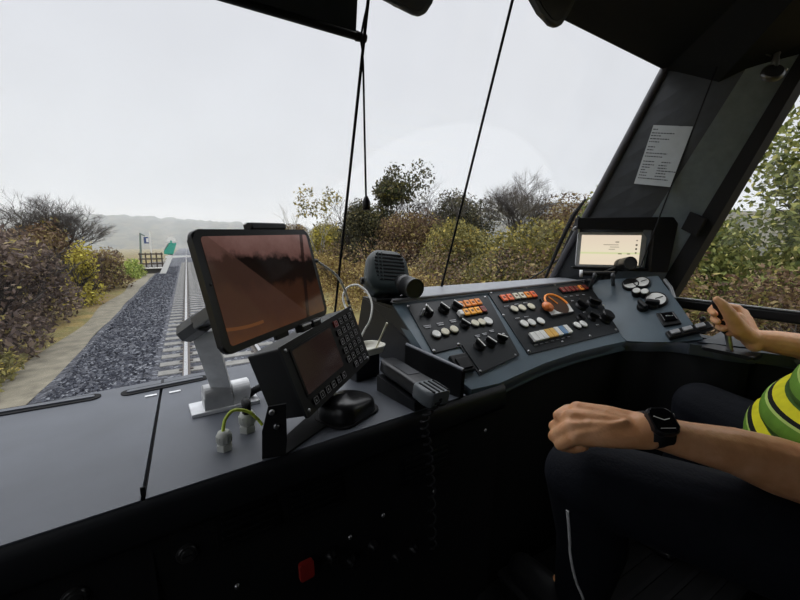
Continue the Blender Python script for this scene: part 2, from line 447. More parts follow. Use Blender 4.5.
gfac = [GA, GB] + [gp(627, 341), gp(650, 342), gp(676, 342), gp(703, 339), gp(682, 308), gp(658, 276)]
mb.slab(gfac, GN * -.03)
mb.build('gauge_facet', console_m, desk)
# side cheek facing the long desk
mb = MB()
ck = [V(.468, .700, -.268), V(.453, .834, -.167), V(.440, ws(.44, -.16) - .01, -.163), V(.44, ws(.44, -.33) - .01, ZD), V(.50, .612, ZD)]
mb.slab(ck, (.022, 0, 0)); mb.build('side_cheek', dark_m, desk)
# flat ledge between panels and glass
mb = MB(); n = 14
lt = [V(x, .838 + .016 * (x - .455) / .83, ledge_z + .009 * (x - .455) / .83) for x in np.linspace(.452, 1.284, n)]
lb = [V(x, ws(x, -.15) - .008, ledge_z + .01) for x in np.linspace(.440, 1.33, n)]
mb.grid([lt, lb]); mb.grid([[p + V(0, 0, -.02) for p in lb], [p + V(0, 0, -.02) for p in lt]])
mb.build('ledge', mat('ledge_grey', (.22, .23, .25), .4), desk)
mb = MB()
mb.tube([p + V(0, -.004, .004) for p in lt], .0045, 8); mb.build('panel_lip', mat('lip_grey', (.20, .20, .21), .35), desk)
# ledge right of the bank up to the pillar
mb = MB(); mb.slab([GA + V(0, 0, -.004), GC + V(0, 0, -.006), V(1.49, .70, -.16), V(1.40, .93, -.16), V(1.29, .94, -.155)], (0, 0, -.02)); mb.build('ledge', dark_m, desk)
# right hand shelf under the side window
SZ = -.290
sh = [gp(688, 341.5) + V(0, 0, -.004), gp(703, 339), V(1.49, .50, SZ), V(1.49, -.42, SZ), V(1.395, -.42, SZ), onZ(800, 357, SZ), onZ(755, 352, SZ), onZ(715, 347, SZ), onZ(690, 344, SZ)]
sh[0].z = SZ - .006; sh[1].z = SZ
mb = MB(); mb.slab(sh, (0, 0, -.03)); mb.build('side_shelf', mat('shelf_dark_blue_grey', (.028, .035, .045), .4), desk)
# knee recess wall, following the inner edge
edge = arc[1:] + arcg[1:] + [onZ(715, 347, SZ), onZ(755, 352, SZ), onZ(800, 357, SZ), V(1.395, -.42, SZ)]
def out(p, d):  # push outwards from the driver's middle
    q = V(p.x - 1.0, p.y - .0, 0); q.normalize(); return p + q * d
es = spline(edge, 4)
mb = MB(); mb.grid([[out(p, .000) + V(0, 0, -.002), out(p, -.004) + V(0, 0, -.012), out(p, .004) + V(0, 0, -.035)] for p in es]); mb.build('rim', mat('rim_grey', (.05, .06, .075), .35), desk)
mb = MB(); mb.grid([[out(p, .012) + V(0, 0, -.03), V(out(p, .03).x, out(p, .03).y, -.6), V(out(p, .06).x, out(p, .06).y, ZF)] for p in es])
mb.build('knee_panel', fascia_m, desk)

# ================================================================== CONTROL PANELS
def pad(fr, px, py): u, v = fr.uv(px, py); return fr.at(u, v, 0)
def round_button(par, fr, px, py, m, r=.0115):
    f = pad(fr, px, py)
    mb = MB(); mb.lathe(f, [(r + .003, .003), (r + .003, .006), (r + .001, .0075)], 20); o = mb.build('push_button', black_m, par)
    mb = MB(); mb.lathe(f, [(r, .0075), (r, .0095), (r - .0015, .0105)], 20)
    c = mb.build('button_cap', m, o)
    return o
def annunciator(par, fr, px, py, m, w=.019, h=.024):
    f = pad(fr, px, py)
    mb = MB(); mb.box(f, (w + .003, h + .003, .004), (0, 0, .005)); o = mb.build('indicator_lamp', black_m, par)
    mb = MB(); mb.box(f, (w - .002, h - .002, .006), (0, 0, .008), .0012); l = mb.build('lens', m, o)
    mb = MB(); mb.box(f, (w * .42, h * .30, .0004), (0, 0, .0112)); mb.build('legend', mat('legend_dark', (.12, .05, .02), .5), l)
def rotary(par, fr, px, py, ang=20, r=.014, h=.024, pm=white_m):
    h = h * .72
    f = pad(fr, px, py).rot(math.radians(ang))
    mb = MB(); mb.lathe(f, [(r + .002, .003), (r + .002, .006), (r, .008), (r * .92, .012)], 20)
    mb.box(f, (r * .75, r * 2.15, h - .010), (0, 0, .012 + (h - .010) / 2), .003); o = mb.build('rotary_switch', black_m, par)
    if pm:
        mb = MB(); mb.box(f, (.0030, r * 2.0, .0014), (0, r * .1, h + .0026)); mb.build('pointer', pm, o)
def label_plate(par, fr, px, py, w=.024, h=.012, rows=2, ang=0):
    f = pad(fr, px, py).rot(math.radians(ang))
    mb = MB(); mb.box(f, (w, h, .0012), (0, 0, .0036)); o = mb.build('label_plate', mat('label_black', (.02, .02, .022), .5), par)
    mb = MB()
    for k in range(rows): mb.box(f, (w * (.85 - .2 * (k % 2)), h * .17, .0004), (0, h * (.24 - .48 * k / max(rows - 1, 1)), .0044))
    mb.build('legend', pilot_m, o)
def screw(par, fr, px, py, r=.0042, w=.003):
    f = pad(fr, px, py)
    mb = MB(); mb.lathe(f, [(r, w), (r, w + .0015), (r * .5, w + .003)], 12); mb.build('screw', steel_m, par)

pl1 = [PF.uv(*p) for p in ((406, 305), (487, 296), (519, 355), (479, 376), (460, 347), (433, 354))]
cp = thing('control_console', 'charcoal control panel nearest the loudspeaker, with two rows of orange indicator lamps', 'control panel', PF.at(*PF.uv(460, 335)))
mb = MB(); mb.prism(PF, pl1, -.002, .003, .0008); mb.build('face_plate', plate_m, cp)
sp1 = [PF.uv(*p) for p in ((461, 346), (505, 337.5), (517.5, 357), (480, 374))]
mb = MB(); mb.prism(PF, sp1, .003, .0055, .0006); mb.build('sub_plate', plate_m, cp)
for i, (x, y) in enumerate(((427, 313.5), (443, 311), (456, 308.5))): rotary(cp, PF, x, y, (10, 28, 30)[i], .0145, .026)
for x, y in ((423, 312), (421, 316)):
    f = pad(PF, x, y); mb = MB(); mb.lathe(f, [(.005, .003), (.005, .007), (.003, .009), (.0035, .024), (.002, .026)], 12); mb.build('toggle', steel_m, cp)
for i, (x, y) in enumerate(((460, 306.6), (466, 305.4), (471.6, 304.5), (477, 303.6))): annunciator(cp, PF, x, y, orange_m)
for i, (x, y) in enumerate(((465, 314), (470.9, 313), (476.5, 312), (482, 311))): annunciator(cp, PF, x, y, amber_m if i < 3 else red_m)
f = pad(PF, 459.3, 316); mb = MB(); mb.box(f, (.014, .018, .014), (0, 0, .010), .003); mb.build('white_tag', white_m, cp, 'blank white block beside the orange lamps')
for x, y, m in ((435.6, 336, white_m), (444.2, 333.7, cream_m), (453, 331.2, cream_m), (474, 325, cream_m), (480.6, 323.8, cream_m)): round_button(cp, PF, x, y, m)
round_button(cp, PF, 487, 322.8, white_m, .0135)
rotary(cp, PF, 464, 326, 35, .013, .022)
for x, y in ((427, 327.6), (440, 325), (452.6, 322)): label_plate(cp, PF, x, y)
for i, (x, y) in enumerate(((478, 348), (488.7, 345), (499.5, 341))): rotary(cp, PF, x, y, (12, 32, 55)[i], .014, .028)
for x, y in ((483, 358.7), (493.7, 355), (504, 351.2)): label_plate(cp, PF, x, y, .022, .016, 2)
for x, y in ((477, 337), (484, 335), (491, 332)): label_plate(cp, PF, x, y, .018, .009, 2)
for p in ((408, 307), (433.5, 351.5), (458, 345), (479.7, 372), (514.5, 356), (503, 335), (484.5, 298)): screw(cp, PF, *p)
# little black socket box beside the sub plate, on the sloping bank
mb = MB(); f = pad(PF, 461, 365); mb.box(f, (.05, .05, .012), (0, 0, .006), .003); mb.box(f, (.036, .030, .006), (0, -.004, .014), .001)
mb.build('socket_box', black_m, desk)

cp2 = thing('control_console', 'charcoal control panel nearest the pale display, with round dial and a strip of white keys', 'control panel', PF.at(*PF.uv(553, 318)))
pl2 = [PF.uv(*p) for p in ((488, 294), (587.5, 281.8), (619, 332), (528, 355))]
mb = MB(); mb.prism(PF, pl2, -.002, .003, .0008); mb.build('face_plate', plate_m, cp2)
an = dict(w=.021, h=.026)
for (x, y), m in zip(((502.8, 299.8), (508.9, 298.9), (514.9, 298), (520.8, 297.2), (526.4, 296.5), (532, 295.9)), (salmon_m, salmon_m, cream_m, cream_m, orange_m, salmon_m)): annunciator(cp2, PF, x, y, m, **an)
for k in range(6): annunciator(cp2, PF, 561.4 + 4.5 * k, 291.6 - .56 * k, orange_m if k == 4 else red_m, .0185, .024)
for x, y in ((513.3, 310.6), (521, 309.5), (530, 308), (523, 325.2), (530.4, 324), (539.5, 322.6)): round_button(cp2, PF, x, y, cream_m if y < 312 else white_m, .0125)
for x, y in ((506, 307.5), (516, 305.5), (525, 304), (517, 319.5), (526, 318)): label_plate(cp2, PF, x, y, .022, .008, 1)
# square instrument with a round dial
f = PF.at(*PF.uv(556, 307)); dq = [PF.uv(*p) for p in ((538.5, 300.3), (559, 294.7), (573, 314), (550.5, 318.5))]
mb = MB(); mb.prism(PF, dq, .003, .010, .001); dial = mb.build('dial_instrument', black_m, cp2)
du, dv = PF.uv(555.5, 306.5); df = PF.at(du, dv, .010)
lo = [PF.uv(*p) for p in ((549.5, 317.2), (544.5, 310.6), (566.5, 305.8), (571.8, 313.4))]
mb = MB(); mb.prism(PF, lo, .010, .0108); mb.build('dial_base', mat('dial_pale', (.62, .62, .60), .5), dial)
mb = MB(); R0 = .044
pts = [df.p(R0 * math.cos(a), R0 * math.sin(a), .002) for a in np.linspace(math.radians(-5), math.radians(160), 20)]
mb.tube(pts, .0035, 6); mb.build('dial_arc', orange_m, dial)
mb = MB(); mb.lathe(df, [(.040, .0004), (.040, .0012)], 28, False); mb.build('dial_face', mat('dial_brown', (.04, .016, .008), .4), dial)
mb = MB(); mb.tube([df.p(0, 0, .003), df.p(-.012, .033, .003)], .0016, 6); mb.build('needle', orange_m, dial)
f = pad(PF, 545.3, 310); mb = MB(); mb.lathe(f, [(.008, .003), (.008, .008), (.017, .009), (.0195, .014), (.018, .020), (.011, .024), (.002, .025)], 24); mb.build('mushroom_button', knob_m, cp2, 'round orange mushroom button beside the dial')
rotary(cp2, PF, 580, 307.5, 25, .018, .034, None); rotary(cp2, PF, 591.5, 304.8, 60, .020, .036, None)
rotary(cp2, PF, 579.5, 320, 10, .012, .026, None); rotary(cp2, PF, 591, 319, 40, .014, .034, None)
f = pad(PF, 603.5, 320); mb = MB(); mb.lathe(f, [(.024, .003), (.024, .008), (.021, .012), (.021, .028), (.018, .032)], 16, False); mb.build('rotary_switch', black_m, cp2)
for x, y in ((565, 298), (571, 297.2), (577, 296.4), (583, 295.8)): label_plate(cp2, PF, x, y, .018, .008, 1)
for x, y in ((572, 302), (584, 313.5), (597, 326)): label_plate(cp2, PF, x, y, .018, .009, 1)
# lit key strip
kq = [PF.uv(*p) for p in ((527.6, 336.5), (567, 327.8), (571.5, 335), (531, 344.3))]
mb = MB(); mb.prism(PF, kq, .003, .007, .0006); ks = mb.build('key_strip', black_m, cp2)
kc = [white_m, white_m, white_m, yellow_m, yellow_m, white_m, blue_m, white_m]
for k in range(8):
    f = pad(PF, 532.3 + 4.72 * k, 339.6 - 1.13 * k)
    mb = MB(); mb.box(f, (.0188, .030, .008), (0, 0, .011), .0012); mb.build('key', kc[k], ks)
for x, y in ((576, 326.8), (582, 325.4)): round_button(cp2, PF, x, y, white_m, .0125)
for k in range(7): label_plate(cp2, PF, 535.5 + 5.4 * k, 346.2 - 1.35 * k, .016, .005, 1)
for p in ((490.5, 293.8), (525.5, 288.7), (554, 285.6), (583, 282.6), (528.3, 352), (562, 342.6), (589.5, 336.7), (615.2, 330.4), (503, 316), (603, 306)): screw(cp2, PF, *p)

# ---- instruments on the blue-grey facet
def gauge(px, py, r, label, hand=True):
    f = pad(GF, px, py)
    g = thing('pressure_gauge', label, 'gauge', f, 'round gauges on the blue-grey facet')
    mb = MB(); mb.lathe(f, [(r + .005, .0), (r + .005, .010), (r + .002, .013), (r, .010)], 28); mb.build('bezel', black_m, g)
    mb = MB(); mb.lathe(f, [(r, .0095), (r, .0105)], 28, False); mb.build('dial', white_m, g)
    mb = MB(); mb.tube([f.p(-r * .1, 0, .012), f.p(r * .7, r * .3, .012)], .0012, 6)
    mb.build('needle', black_m, g)
    return g
gg = gauge(630.5, 285.5, .021, 'half-dark round gauge nearest the black control knobs of the panel bank')
f = pad(GF, 630.5, 285.5); mb = MB()
mb.prism(f, [(.0205 * math.cos(a), .0205 * math.sin(a)) for a in np.linspace(.2, 3.34, 16)], .0108, .0125); mb.build('dial_cover', black_m, gg)
gauge(641.5, 283.7, .021, 'small white round gauge closest to the pillar at the top of the facet')
gauge(656, 300.8, .0265, 'large white round gauge right below the two small ones')
sw = thing('knob_pair', 'pair of black knobs with white caps below the small gauges', 'switch', pad(GF, 641, 295.5))
for x, y in ((636.5, 294.5), (644.5, 295.3)):
    f = pad(GF, x, y); mb = MB(); mb.lathe(f, [(.015, 0), (.015, .016), (.012, .02)], 18); o = mb.build('knob', black_m, sw)
    mb = MB(); mb.lathe(f, [(.0115, .020), (.0105, .0225)], 18); mb.build('knob_cap', white_m, o)
sw = thing('rotary_knob_pair', 'two all black winged knobs below the large white gauge', 'switch', pad(GF, 647, 307))
for x, y, a in ((642.5, 308.2, 30), (652.5, 306, 75)):
    f = pad(GF, x, y).rot(math.radians(a)); mb = MB(); mb.lathe(f, [(.017, 0), (.017, .010), (.013, .014)], 18); mb.box(f, (.013, .038, .018), (0, 0, .020), .004); mb.build('knob', black_m, sw)
aq = [GF.uv(*p) for p in ((656, 314.6), (673.3, 312.8), (681.6, 324.6), (663.5, 327.2))]
ash = thing('ashtray', 'square black lidded ashtray let into the blue-grey facet', 'ashtray', GF.at(*GF.uv(668, 320)))
mb = MB(); mb.prism(GF, aq, -.004, .008, .0015); mb.build('tray_frame', black_m, ash)
ai = [GF.uv(*p) for p in ((659.5, 315.8), (672.3, 314.4), (677.5, 321.6), (664.3, 323.4))]
mb = MB(); mb.prism(GF, ai, .008, .013, .002); o = mb.build('lid', gloss_m, ash)
f = GF.at(*GF.uv(669, 318.8), .013); mb = MB(); mb.box(f, (.018, .004, .003), (0, 0, .0015), .001); mb.build('lid_grip', steel_m, o)
# key row and little joystick at the shelf
f = Frame((gp(676, 336) + gp(701, 330)) / 2, gp(701, 330) - gp(676, 336), V(0, .4, 1)); f = Frame(f.o + GN * .004, f.x, GN.cross(f.x), GN)
kr = thing('switch_row', 'black strip of three pale topped switches at the lower corner of the facet', 'switch', f)
mb = MB(); mb.box(f, (.115, .026, .016), (0, 0, .006), .003); mb.build('switch_base', black_m, kr)
for k in range(3):
    mb = MB(); mb.box(f, (.024, .014, .007), (-.036 + .033 * k, .002, .017), .002); mb.build('switch_key', mat('key_pale_grey', (.33, .34, .35), .4), kr)
jb = gp(701, 329); js = thing('joystick', 'small black joystick at the end of the switch strip', 'joystick', jb)
mb = MB(); mb.lathe(Frame(jb, (1, 0, 0), (0, 1, 0)), [(.014, -.012), (.014, .004), (.007, .010)], 16); mb.build('base', black_m, js)
mb = MB(); mb.cyl(jb + V(0, 0, .005), jb + V(.002, 0, .026), .004); mb.ball(Frame(jb + V(.002, 0, .030), (1, 0, 0), (0, 1, 0)), .0085, 12, 8); mb.build('stick', black_m, js)
# dark plate lying on the side shelf
hp = [onZ(*p, SZ) for p in ((697, 343), (722, 335), (790, 342), (800, 352), (740, 348))]
mb = MB(); mb.slab([p + V(0, 0, .004) for p in hp], (0, 0, -.0045)); o = mb.build('cover_plate', mat('cover_plate_blue', (.02, .026, .036), .35), desk)

# ================================================================== TABLET ON ITS ARM
TF = Frame(V(.109, .568, -.059), V(.75, .661, .025), V(-.167, .153, .974))
TW, TH = .245, .155
tab = thing('tablet', 'black tablet with an orange tinted screen held up on the grey arm', 'tablet', TF)
mb = MB(); mb.rrect(TF, TW, TH, .012, -.009, 0, .0022); mb.build('body', mat('tablet_black', (.008, .008, .009), .3), tab)
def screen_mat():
    m = bpy.data.materials.new('tablet_screen_reflection'); m.use_nodes = True; nt = m.node_tree; b = nt.nodes['Principled BSDF']
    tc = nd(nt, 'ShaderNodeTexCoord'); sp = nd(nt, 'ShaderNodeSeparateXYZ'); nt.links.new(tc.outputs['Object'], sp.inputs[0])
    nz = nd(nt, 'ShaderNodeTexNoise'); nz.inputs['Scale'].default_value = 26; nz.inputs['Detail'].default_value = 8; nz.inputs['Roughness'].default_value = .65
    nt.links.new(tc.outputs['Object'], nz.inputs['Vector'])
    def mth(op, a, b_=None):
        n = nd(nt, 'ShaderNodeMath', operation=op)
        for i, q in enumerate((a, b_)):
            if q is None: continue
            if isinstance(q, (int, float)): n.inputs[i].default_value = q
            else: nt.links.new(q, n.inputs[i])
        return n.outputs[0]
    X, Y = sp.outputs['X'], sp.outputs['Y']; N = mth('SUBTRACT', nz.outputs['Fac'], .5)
    # reflected sky above a rising tree line, painted into the screen's emission
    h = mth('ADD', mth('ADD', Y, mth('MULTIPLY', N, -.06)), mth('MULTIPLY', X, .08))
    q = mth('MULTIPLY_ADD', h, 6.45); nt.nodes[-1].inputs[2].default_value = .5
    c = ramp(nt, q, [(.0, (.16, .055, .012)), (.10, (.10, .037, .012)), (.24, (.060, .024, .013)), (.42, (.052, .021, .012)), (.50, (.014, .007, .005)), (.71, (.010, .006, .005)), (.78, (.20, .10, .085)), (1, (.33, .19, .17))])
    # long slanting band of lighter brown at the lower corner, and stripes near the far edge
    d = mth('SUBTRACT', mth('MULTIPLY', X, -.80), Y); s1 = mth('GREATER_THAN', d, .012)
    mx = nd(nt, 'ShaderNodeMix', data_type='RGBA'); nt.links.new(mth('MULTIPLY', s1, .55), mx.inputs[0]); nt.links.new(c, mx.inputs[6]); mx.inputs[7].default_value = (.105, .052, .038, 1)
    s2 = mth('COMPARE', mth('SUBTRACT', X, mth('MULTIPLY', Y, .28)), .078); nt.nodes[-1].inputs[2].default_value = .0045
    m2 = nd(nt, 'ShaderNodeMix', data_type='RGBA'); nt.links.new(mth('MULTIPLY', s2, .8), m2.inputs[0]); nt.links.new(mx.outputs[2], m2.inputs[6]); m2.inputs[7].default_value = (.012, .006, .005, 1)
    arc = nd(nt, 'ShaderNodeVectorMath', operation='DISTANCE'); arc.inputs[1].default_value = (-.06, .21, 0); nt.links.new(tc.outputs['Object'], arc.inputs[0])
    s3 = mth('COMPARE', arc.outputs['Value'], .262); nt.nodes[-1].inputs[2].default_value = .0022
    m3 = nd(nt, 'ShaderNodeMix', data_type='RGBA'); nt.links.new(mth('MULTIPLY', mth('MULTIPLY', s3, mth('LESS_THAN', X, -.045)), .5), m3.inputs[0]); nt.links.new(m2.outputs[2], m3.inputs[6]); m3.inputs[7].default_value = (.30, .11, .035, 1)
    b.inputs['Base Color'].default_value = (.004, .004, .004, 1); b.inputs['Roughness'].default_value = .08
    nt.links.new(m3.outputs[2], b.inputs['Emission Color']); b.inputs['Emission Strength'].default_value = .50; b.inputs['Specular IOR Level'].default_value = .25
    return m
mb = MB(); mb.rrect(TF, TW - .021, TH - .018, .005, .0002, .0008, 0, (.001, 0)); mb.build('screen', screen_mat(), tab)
mb = MB(); mb.ball(TF.at(-.115, .01, .0006), (.0018, .0018, .0004), 10, 6); mb.build('camera_lens', gloss_m, tab)

arm = thing('tablet_mount', 'folding light grey metal arm with flat foot that carries the tablet', 'tablet mount', onZ(228, 412, ZD))
b0, b1 = onZ(192, 418.5, ZD), onZ(260, 402.5, ZD)
fr = Frame((b0 + b1) / 2, b1 - b0, V(0, 1, 0)); L = (b1 - b0).length
fr = fr.at(0, .028, 0)
mb = MB(); mb.box(fr, (L, .062, .007), (0, 0, .0036), .001); mb.build('base_plate', mat('base_plate_grey', (.66, .67, .69), .35), arm)
h0, h1 = fr.p(-.038, -.005, .030), fr.p(.046, -.002, .030)
mb = MB(); mb.cyl(h0, fr.p(.010, -.004, .030), .0215, None, 24, .0012); mb.box(fr, (.052, .043, .026), (-.013, -.004, .018), .001); mb.build('hinge_barrel', alud_m, arm)
mb = MB(); mb.cyl(fr.p(.012, -.004, .030), h1, .0195, None, 24, .0012); mb.box(fr, (.032, .038, .024), (.029, -.003, .018), .001); mb.build('hinge_barrel', alu_m, arm)
kn = dep(193, 328, .60)
lowp = fr.p(.008, -.012, .040)
ax = kn - lowp; af = Frame((kn + lowp) / 2, (h1 - h0) + V(.0, -.03, 0), ax); LA = ax.length
mb = MB(); mb.box(af, (.036, LA - .004, .011), (0, -.004, 0), .0012); mb.build('arm_bar', alu_m, arm)
back = TF.p(-.03, -.005, -.03)
kf = Frame(kn, back - kn, V(0, 0, 1))
kL = (back - kn).length
mb = MB(); mb.cyl(kn - kf.x * .020, kn + kf.x * .030, .018, None, 8, .001); mb.build('elbow_joint', mat('joint_dark_grey', (.05, .052, .055), .4), arm)
mb = MB(); mb.cyl(kn - kf.x * .026, kn - kf.x * .020, .012, None, 6); mb.build('hex_bolt', steel_m, arm)
mb = MB(); mb.box(kf, (kL - .026, .020, .026), (.026 + (kL - .026) / 2, 0, .004), .002); mb.build('upper_arm', mat('upper_arm_grey', (.17, .175, .18), .4), arm)
mb = MB(); mb.box(TF, (.11, .06, .012), (-.0, 0, -.018), .003); mb.box(TF, (.03, TH + .018, .006), (-.0, 0, -.013), .001); mb.build('holder_back', black_m, arm)
mb = MB()
mb.cyl(TF.p(-.020, TH / 2 + .0055, -.003), TF.p(.060, TH / 2 + .0055, -.003), .0050, None, 12); mb.box(TF, (.078, .010, .016), (.020, TH / 2 + .005, -.006), .002); mb.build('top_clamp', black_m, arm)
for u in (.0, .031):
    mb = MB(); mb.box(TF, (.026, .013, .016), (u + .040, -TH / 2 - .004, .000), .003); o = mb.build('bottom_clip', black_m, arm)
    mb = MB(); mb.box(TF, (.024, .003, .002), (u + .040, -TH / 2 - .0005, .0085), .0008); mb.build('clip_edge', alu_m, o)

# white charging cable from the tablet
pl = TF.p(TW / 2 + .002, .022, -.005)
cpts = [TF.p(TW / 2 + .014, .021, -.006), dep(335, 274, .72), dep(343, 286, .76), dep(348, 300, .80), dep(351, 312, .85), dep(347, 310, .89), dep(343, 298, .90), dep(347, 288, .90), dep(357, 285, .90), dep(367, 292, .90), dep(372, 305, .89), dep(370, 320, .88), dep(364, 331, .88), dep(358, 345, .87)]
cab = thing('charging_cable', 'thin white cable looping from the edge of the tablet to behind the terminal', 'cable', cpts[6])
mb = MB(); mb.tube(spline(cpts, 8), .0024, 8); mb.build('cable', cable_m, cab)
mb = MB(); mb.cyl(pl, TF.p(TW / 2 + .016, .021, -.006), .0042, .0032, 10); mb.build('plug', black_m, cab)
mb = MB(); bp = spline(cpts, 8)[24:27]; mb.tube(bp, .0034, 8); mb.build('cable_tie', black_m, cab)

# ================================================================== KEYPAD TERMINAL
KF = Frame(V(.222, .646, -.211), V(.764, .635, .113), V(-.275, .163, .948))
KW, KH, KD = .240, .126, .072
ter = thing('radio_terminal', 'black box terminal with blank screen and keypad on a bracket in front of the tablet', 'terminal', KF)
mb = MB(); mb.box(KF, (KW - .006, KH - .006, KD), (0, 0, -KD / 2 - .004), .003); mb.build('housing', mat('terminal_housing', (.0045, .0048, .0055), .5, spec=.3, bump=.06), ter)
mb = MB(); mb.rrect(KF, KW, KH, .004, -.005, 0, .001); mb.build('front_frame', mat('terminal_front', (.0075, .0082, .0095), .42, spec=.35), ter)
scx, scy, sw_, sh_ = -.040, .008, .118, .078
mb = MB(); mb.rrect(KF, sw_ + .008, sh_ + .008, .003, 0, .0016, .0006, (scx, scy)); mb.build('screen_bezel', black_m, ter)
mb = MB(); mb.rrect(KF, sw_, sh_, .001, .0012, .0019, 0, (scx, scy)); mb.build('screen', mat('terminal_screen', (.020, .013, .012), .12, emit=(.03, .016, .014), estr=.35), ter)
keyl = mat('key_legend', (.42, .42, .44), .5)
def key(u, v, m=black_m, w=.0135, h=.0125):
    mb = MB(); mb.rrect(KF, w, h, .002, 0, .0030, .0007, (u, v)); o = mb.build('key', m, ter)
    mb = MB()
    for (du, dv, a, b) in ((0, h * .42, w * .8, .0006), (0, -h * .42, w * .8, .0006), (w * .42, 0, .0006, h * .8), (-w * .42, 0, .0006, h * .8)): mb.box(KF, (a, b, .0003), (u + du, v + dv, .0031))
    mb.box(KF, (.0012, h * .35, .0003), (u + random.uniform(-.002, .002), v, .0031)); mb.box(KF, (w * .28, .001, .0003), (u, v + random.uniform(-.002, .002), .0031))
    mb.build('key_legend', keyl, o)
for k in range(6): key(scx - .048 + .0192 * k, -.047)
for r in range(6):
    for c in range(4):
        u, v = .042 + .0185 * c, .047 - .0188 * r
        if c == 0 and r == 5: continue
        key(u, v, redk_m if (r == 0 and c == 0) else black_m)
for u, v in ((-.110, .053), (-.110, -.053), (.112, .055), (.112, -.056)):
    mb = MB(); mb.lathe(KF.at(u, v, 0), [(.0032, 0), (.0032, .001), (.0015, .002)], 10); mb.build('screw', steel_m, ter)
# side cheek bracket reaching to the desk
BP, BN = onZ(274, 457.5, ZD), V(-.25, -1, 0).normalized()
bk = [onP(px, py, BP, BN) for px, py in ((262, 432), (268, 407), (286, 404), (287, 440), (286, 457), (262, 458.5))]
for p in bk: p.z = max(p.z, ZD + .001)
mb = MB(); mb.slab(bk, BN * -.004); mb.build('bracket_arm', matte_m, ter)
p4 = [bk[5], bk[4], bk[4] + V(.15, .10, 0), bk[5] + V(.13, .13, 0)]
p4 = [V(p.x, p.y, ZD + .0005) for p in p4]
mb = MB(); mb.slab([p + V(0, 0, .003) for p in p4], (0, 0, -.003)); mb.build('bracket_foot', matte_m, ter)
for px, py in ((272, 412), (276.5, 426)):
    c = onP(px, py, BP, BN); x_, y_, z_ = basis(BN); f3 = Frame(c, x_, y_, z_)
    mb = MB(); mb.lathe(f3, [(.0045, 0), (.0045, .003), (.003, .0045)], 12); mb.build('bolt', steel_m, ter)

# ================================================================== CABLE GLANDS
def gland(px, py, s, label, cat='cable gland'):
    c = onZ(px, py, ZD); f = Frame(c, (1, .3, 0), (-.3, 1, 0))
    g = thing('cable_gland', label, cat, f, 'pale cable glands on the desk')
    mb = MB(); mb.lathe(f, [(.0125 * s, 0), (.0125 * s, .010 * s), (.0105 * s, .011 * s)], 6, False); mb.build('hex_nut', gland_m, g)
    mb = MB(); mb.lathe(f, [(.0095 * s, .010 * s), (.0095 * s, .014 * s), (.0118 * s, .014 * s), (.0118 * s, .026 * s), (.009 * s, .032 * s), (.0058 * s, .033 * s)], 20); mb.build('dome_cap', gland_m, g)
    mb = MB()
    for k in range(12):
        a = 2 * math.pi * k / 12; mb.box(Frame(f.p(.0118 * s * math.cos(a), .0118 * s * math.sin(a), .020 * s), f.z, f.x * -math.sin(a) + f.y * math.cos(a)), (.011 * s, .002 * s, .0016 * s))
    mb.build('grip_ribs', gland_m, g)
    return f
g1 = gland(225, 449, .95, 'pale grey cable gland with a green and yellow wire, nearer the desk edge')
g2 = gland(248, 430.5, 1.12, 'larger pale grey cable gland with a black hose, beside the terminal bracket')
w = [g1.p(0, 0, .020), g1.p(0, 0, .036), g1.p(.006, .002, .050), g1.p(.020, .004, .058), g1.p(.040, 0, .050), g1.p(.052, -.006, .036), g1.p(.060, -.008, .022)]
tag(MB().tube(spline(w, 8), .0026, 8).build('earth_wire', gy_m), 'green and yellow earth wire arching out of the small gland', 'wire')
ho = [g2.p(0, 0, .030), g2.p(0, 0, .050), dep(246, 400, .775), dep(252, 392, .775), dep(264, 386, .775), dep(282, 381, .79)]
sp_ = spline(ho, 10)
tag(MB().tube(sp_, [.0078 if i % 2 else .0068 for i in range(len(sp_))], 10).build('cable_hose', rubber_m), 'black ribbed hose bending from the larger gland to behind the terminal', 'hose')

# rounded black moulding below the terminal
c = onZ(353, 420, ZD); f = Frame(c + V(0, .028, 0), V(.9, .45, 0), V(-.45, .9, 0))
pdm = thing('desk_handset', 'smooth rounded black moulding lying on the desk below the keypad', 'handset', f)
mb = MB()
for t in (0,):
    prof = []
    rows = []
    for i, (k, z) in enumerate(((1.0, 0), (1.02, .006), (1.02, .018), (.98, .027), (.90, .033), (.72, .037), (.40, .039), (.02, .0395))):
        rows.append([f.p(x * k, y * k, z * (1.0 - .15 * x / .06)) for x, y in rrect_pts(.104, .085, .034, n=8)] )
    for r in rows: r.append(r[0])
    mb.grid(rows)
    mb.add(rows[0][:-1], [list(range(len(rows[0]) - 1))[::-1]])
mb.build('cover', mat('moulding_black', (.010, .010, .011), .32), pdm)
mb = MB(); mb.rrect(f, .116, .089, .026, .0003, .005, .001); mb.build('foot', rubber_m, pdm)

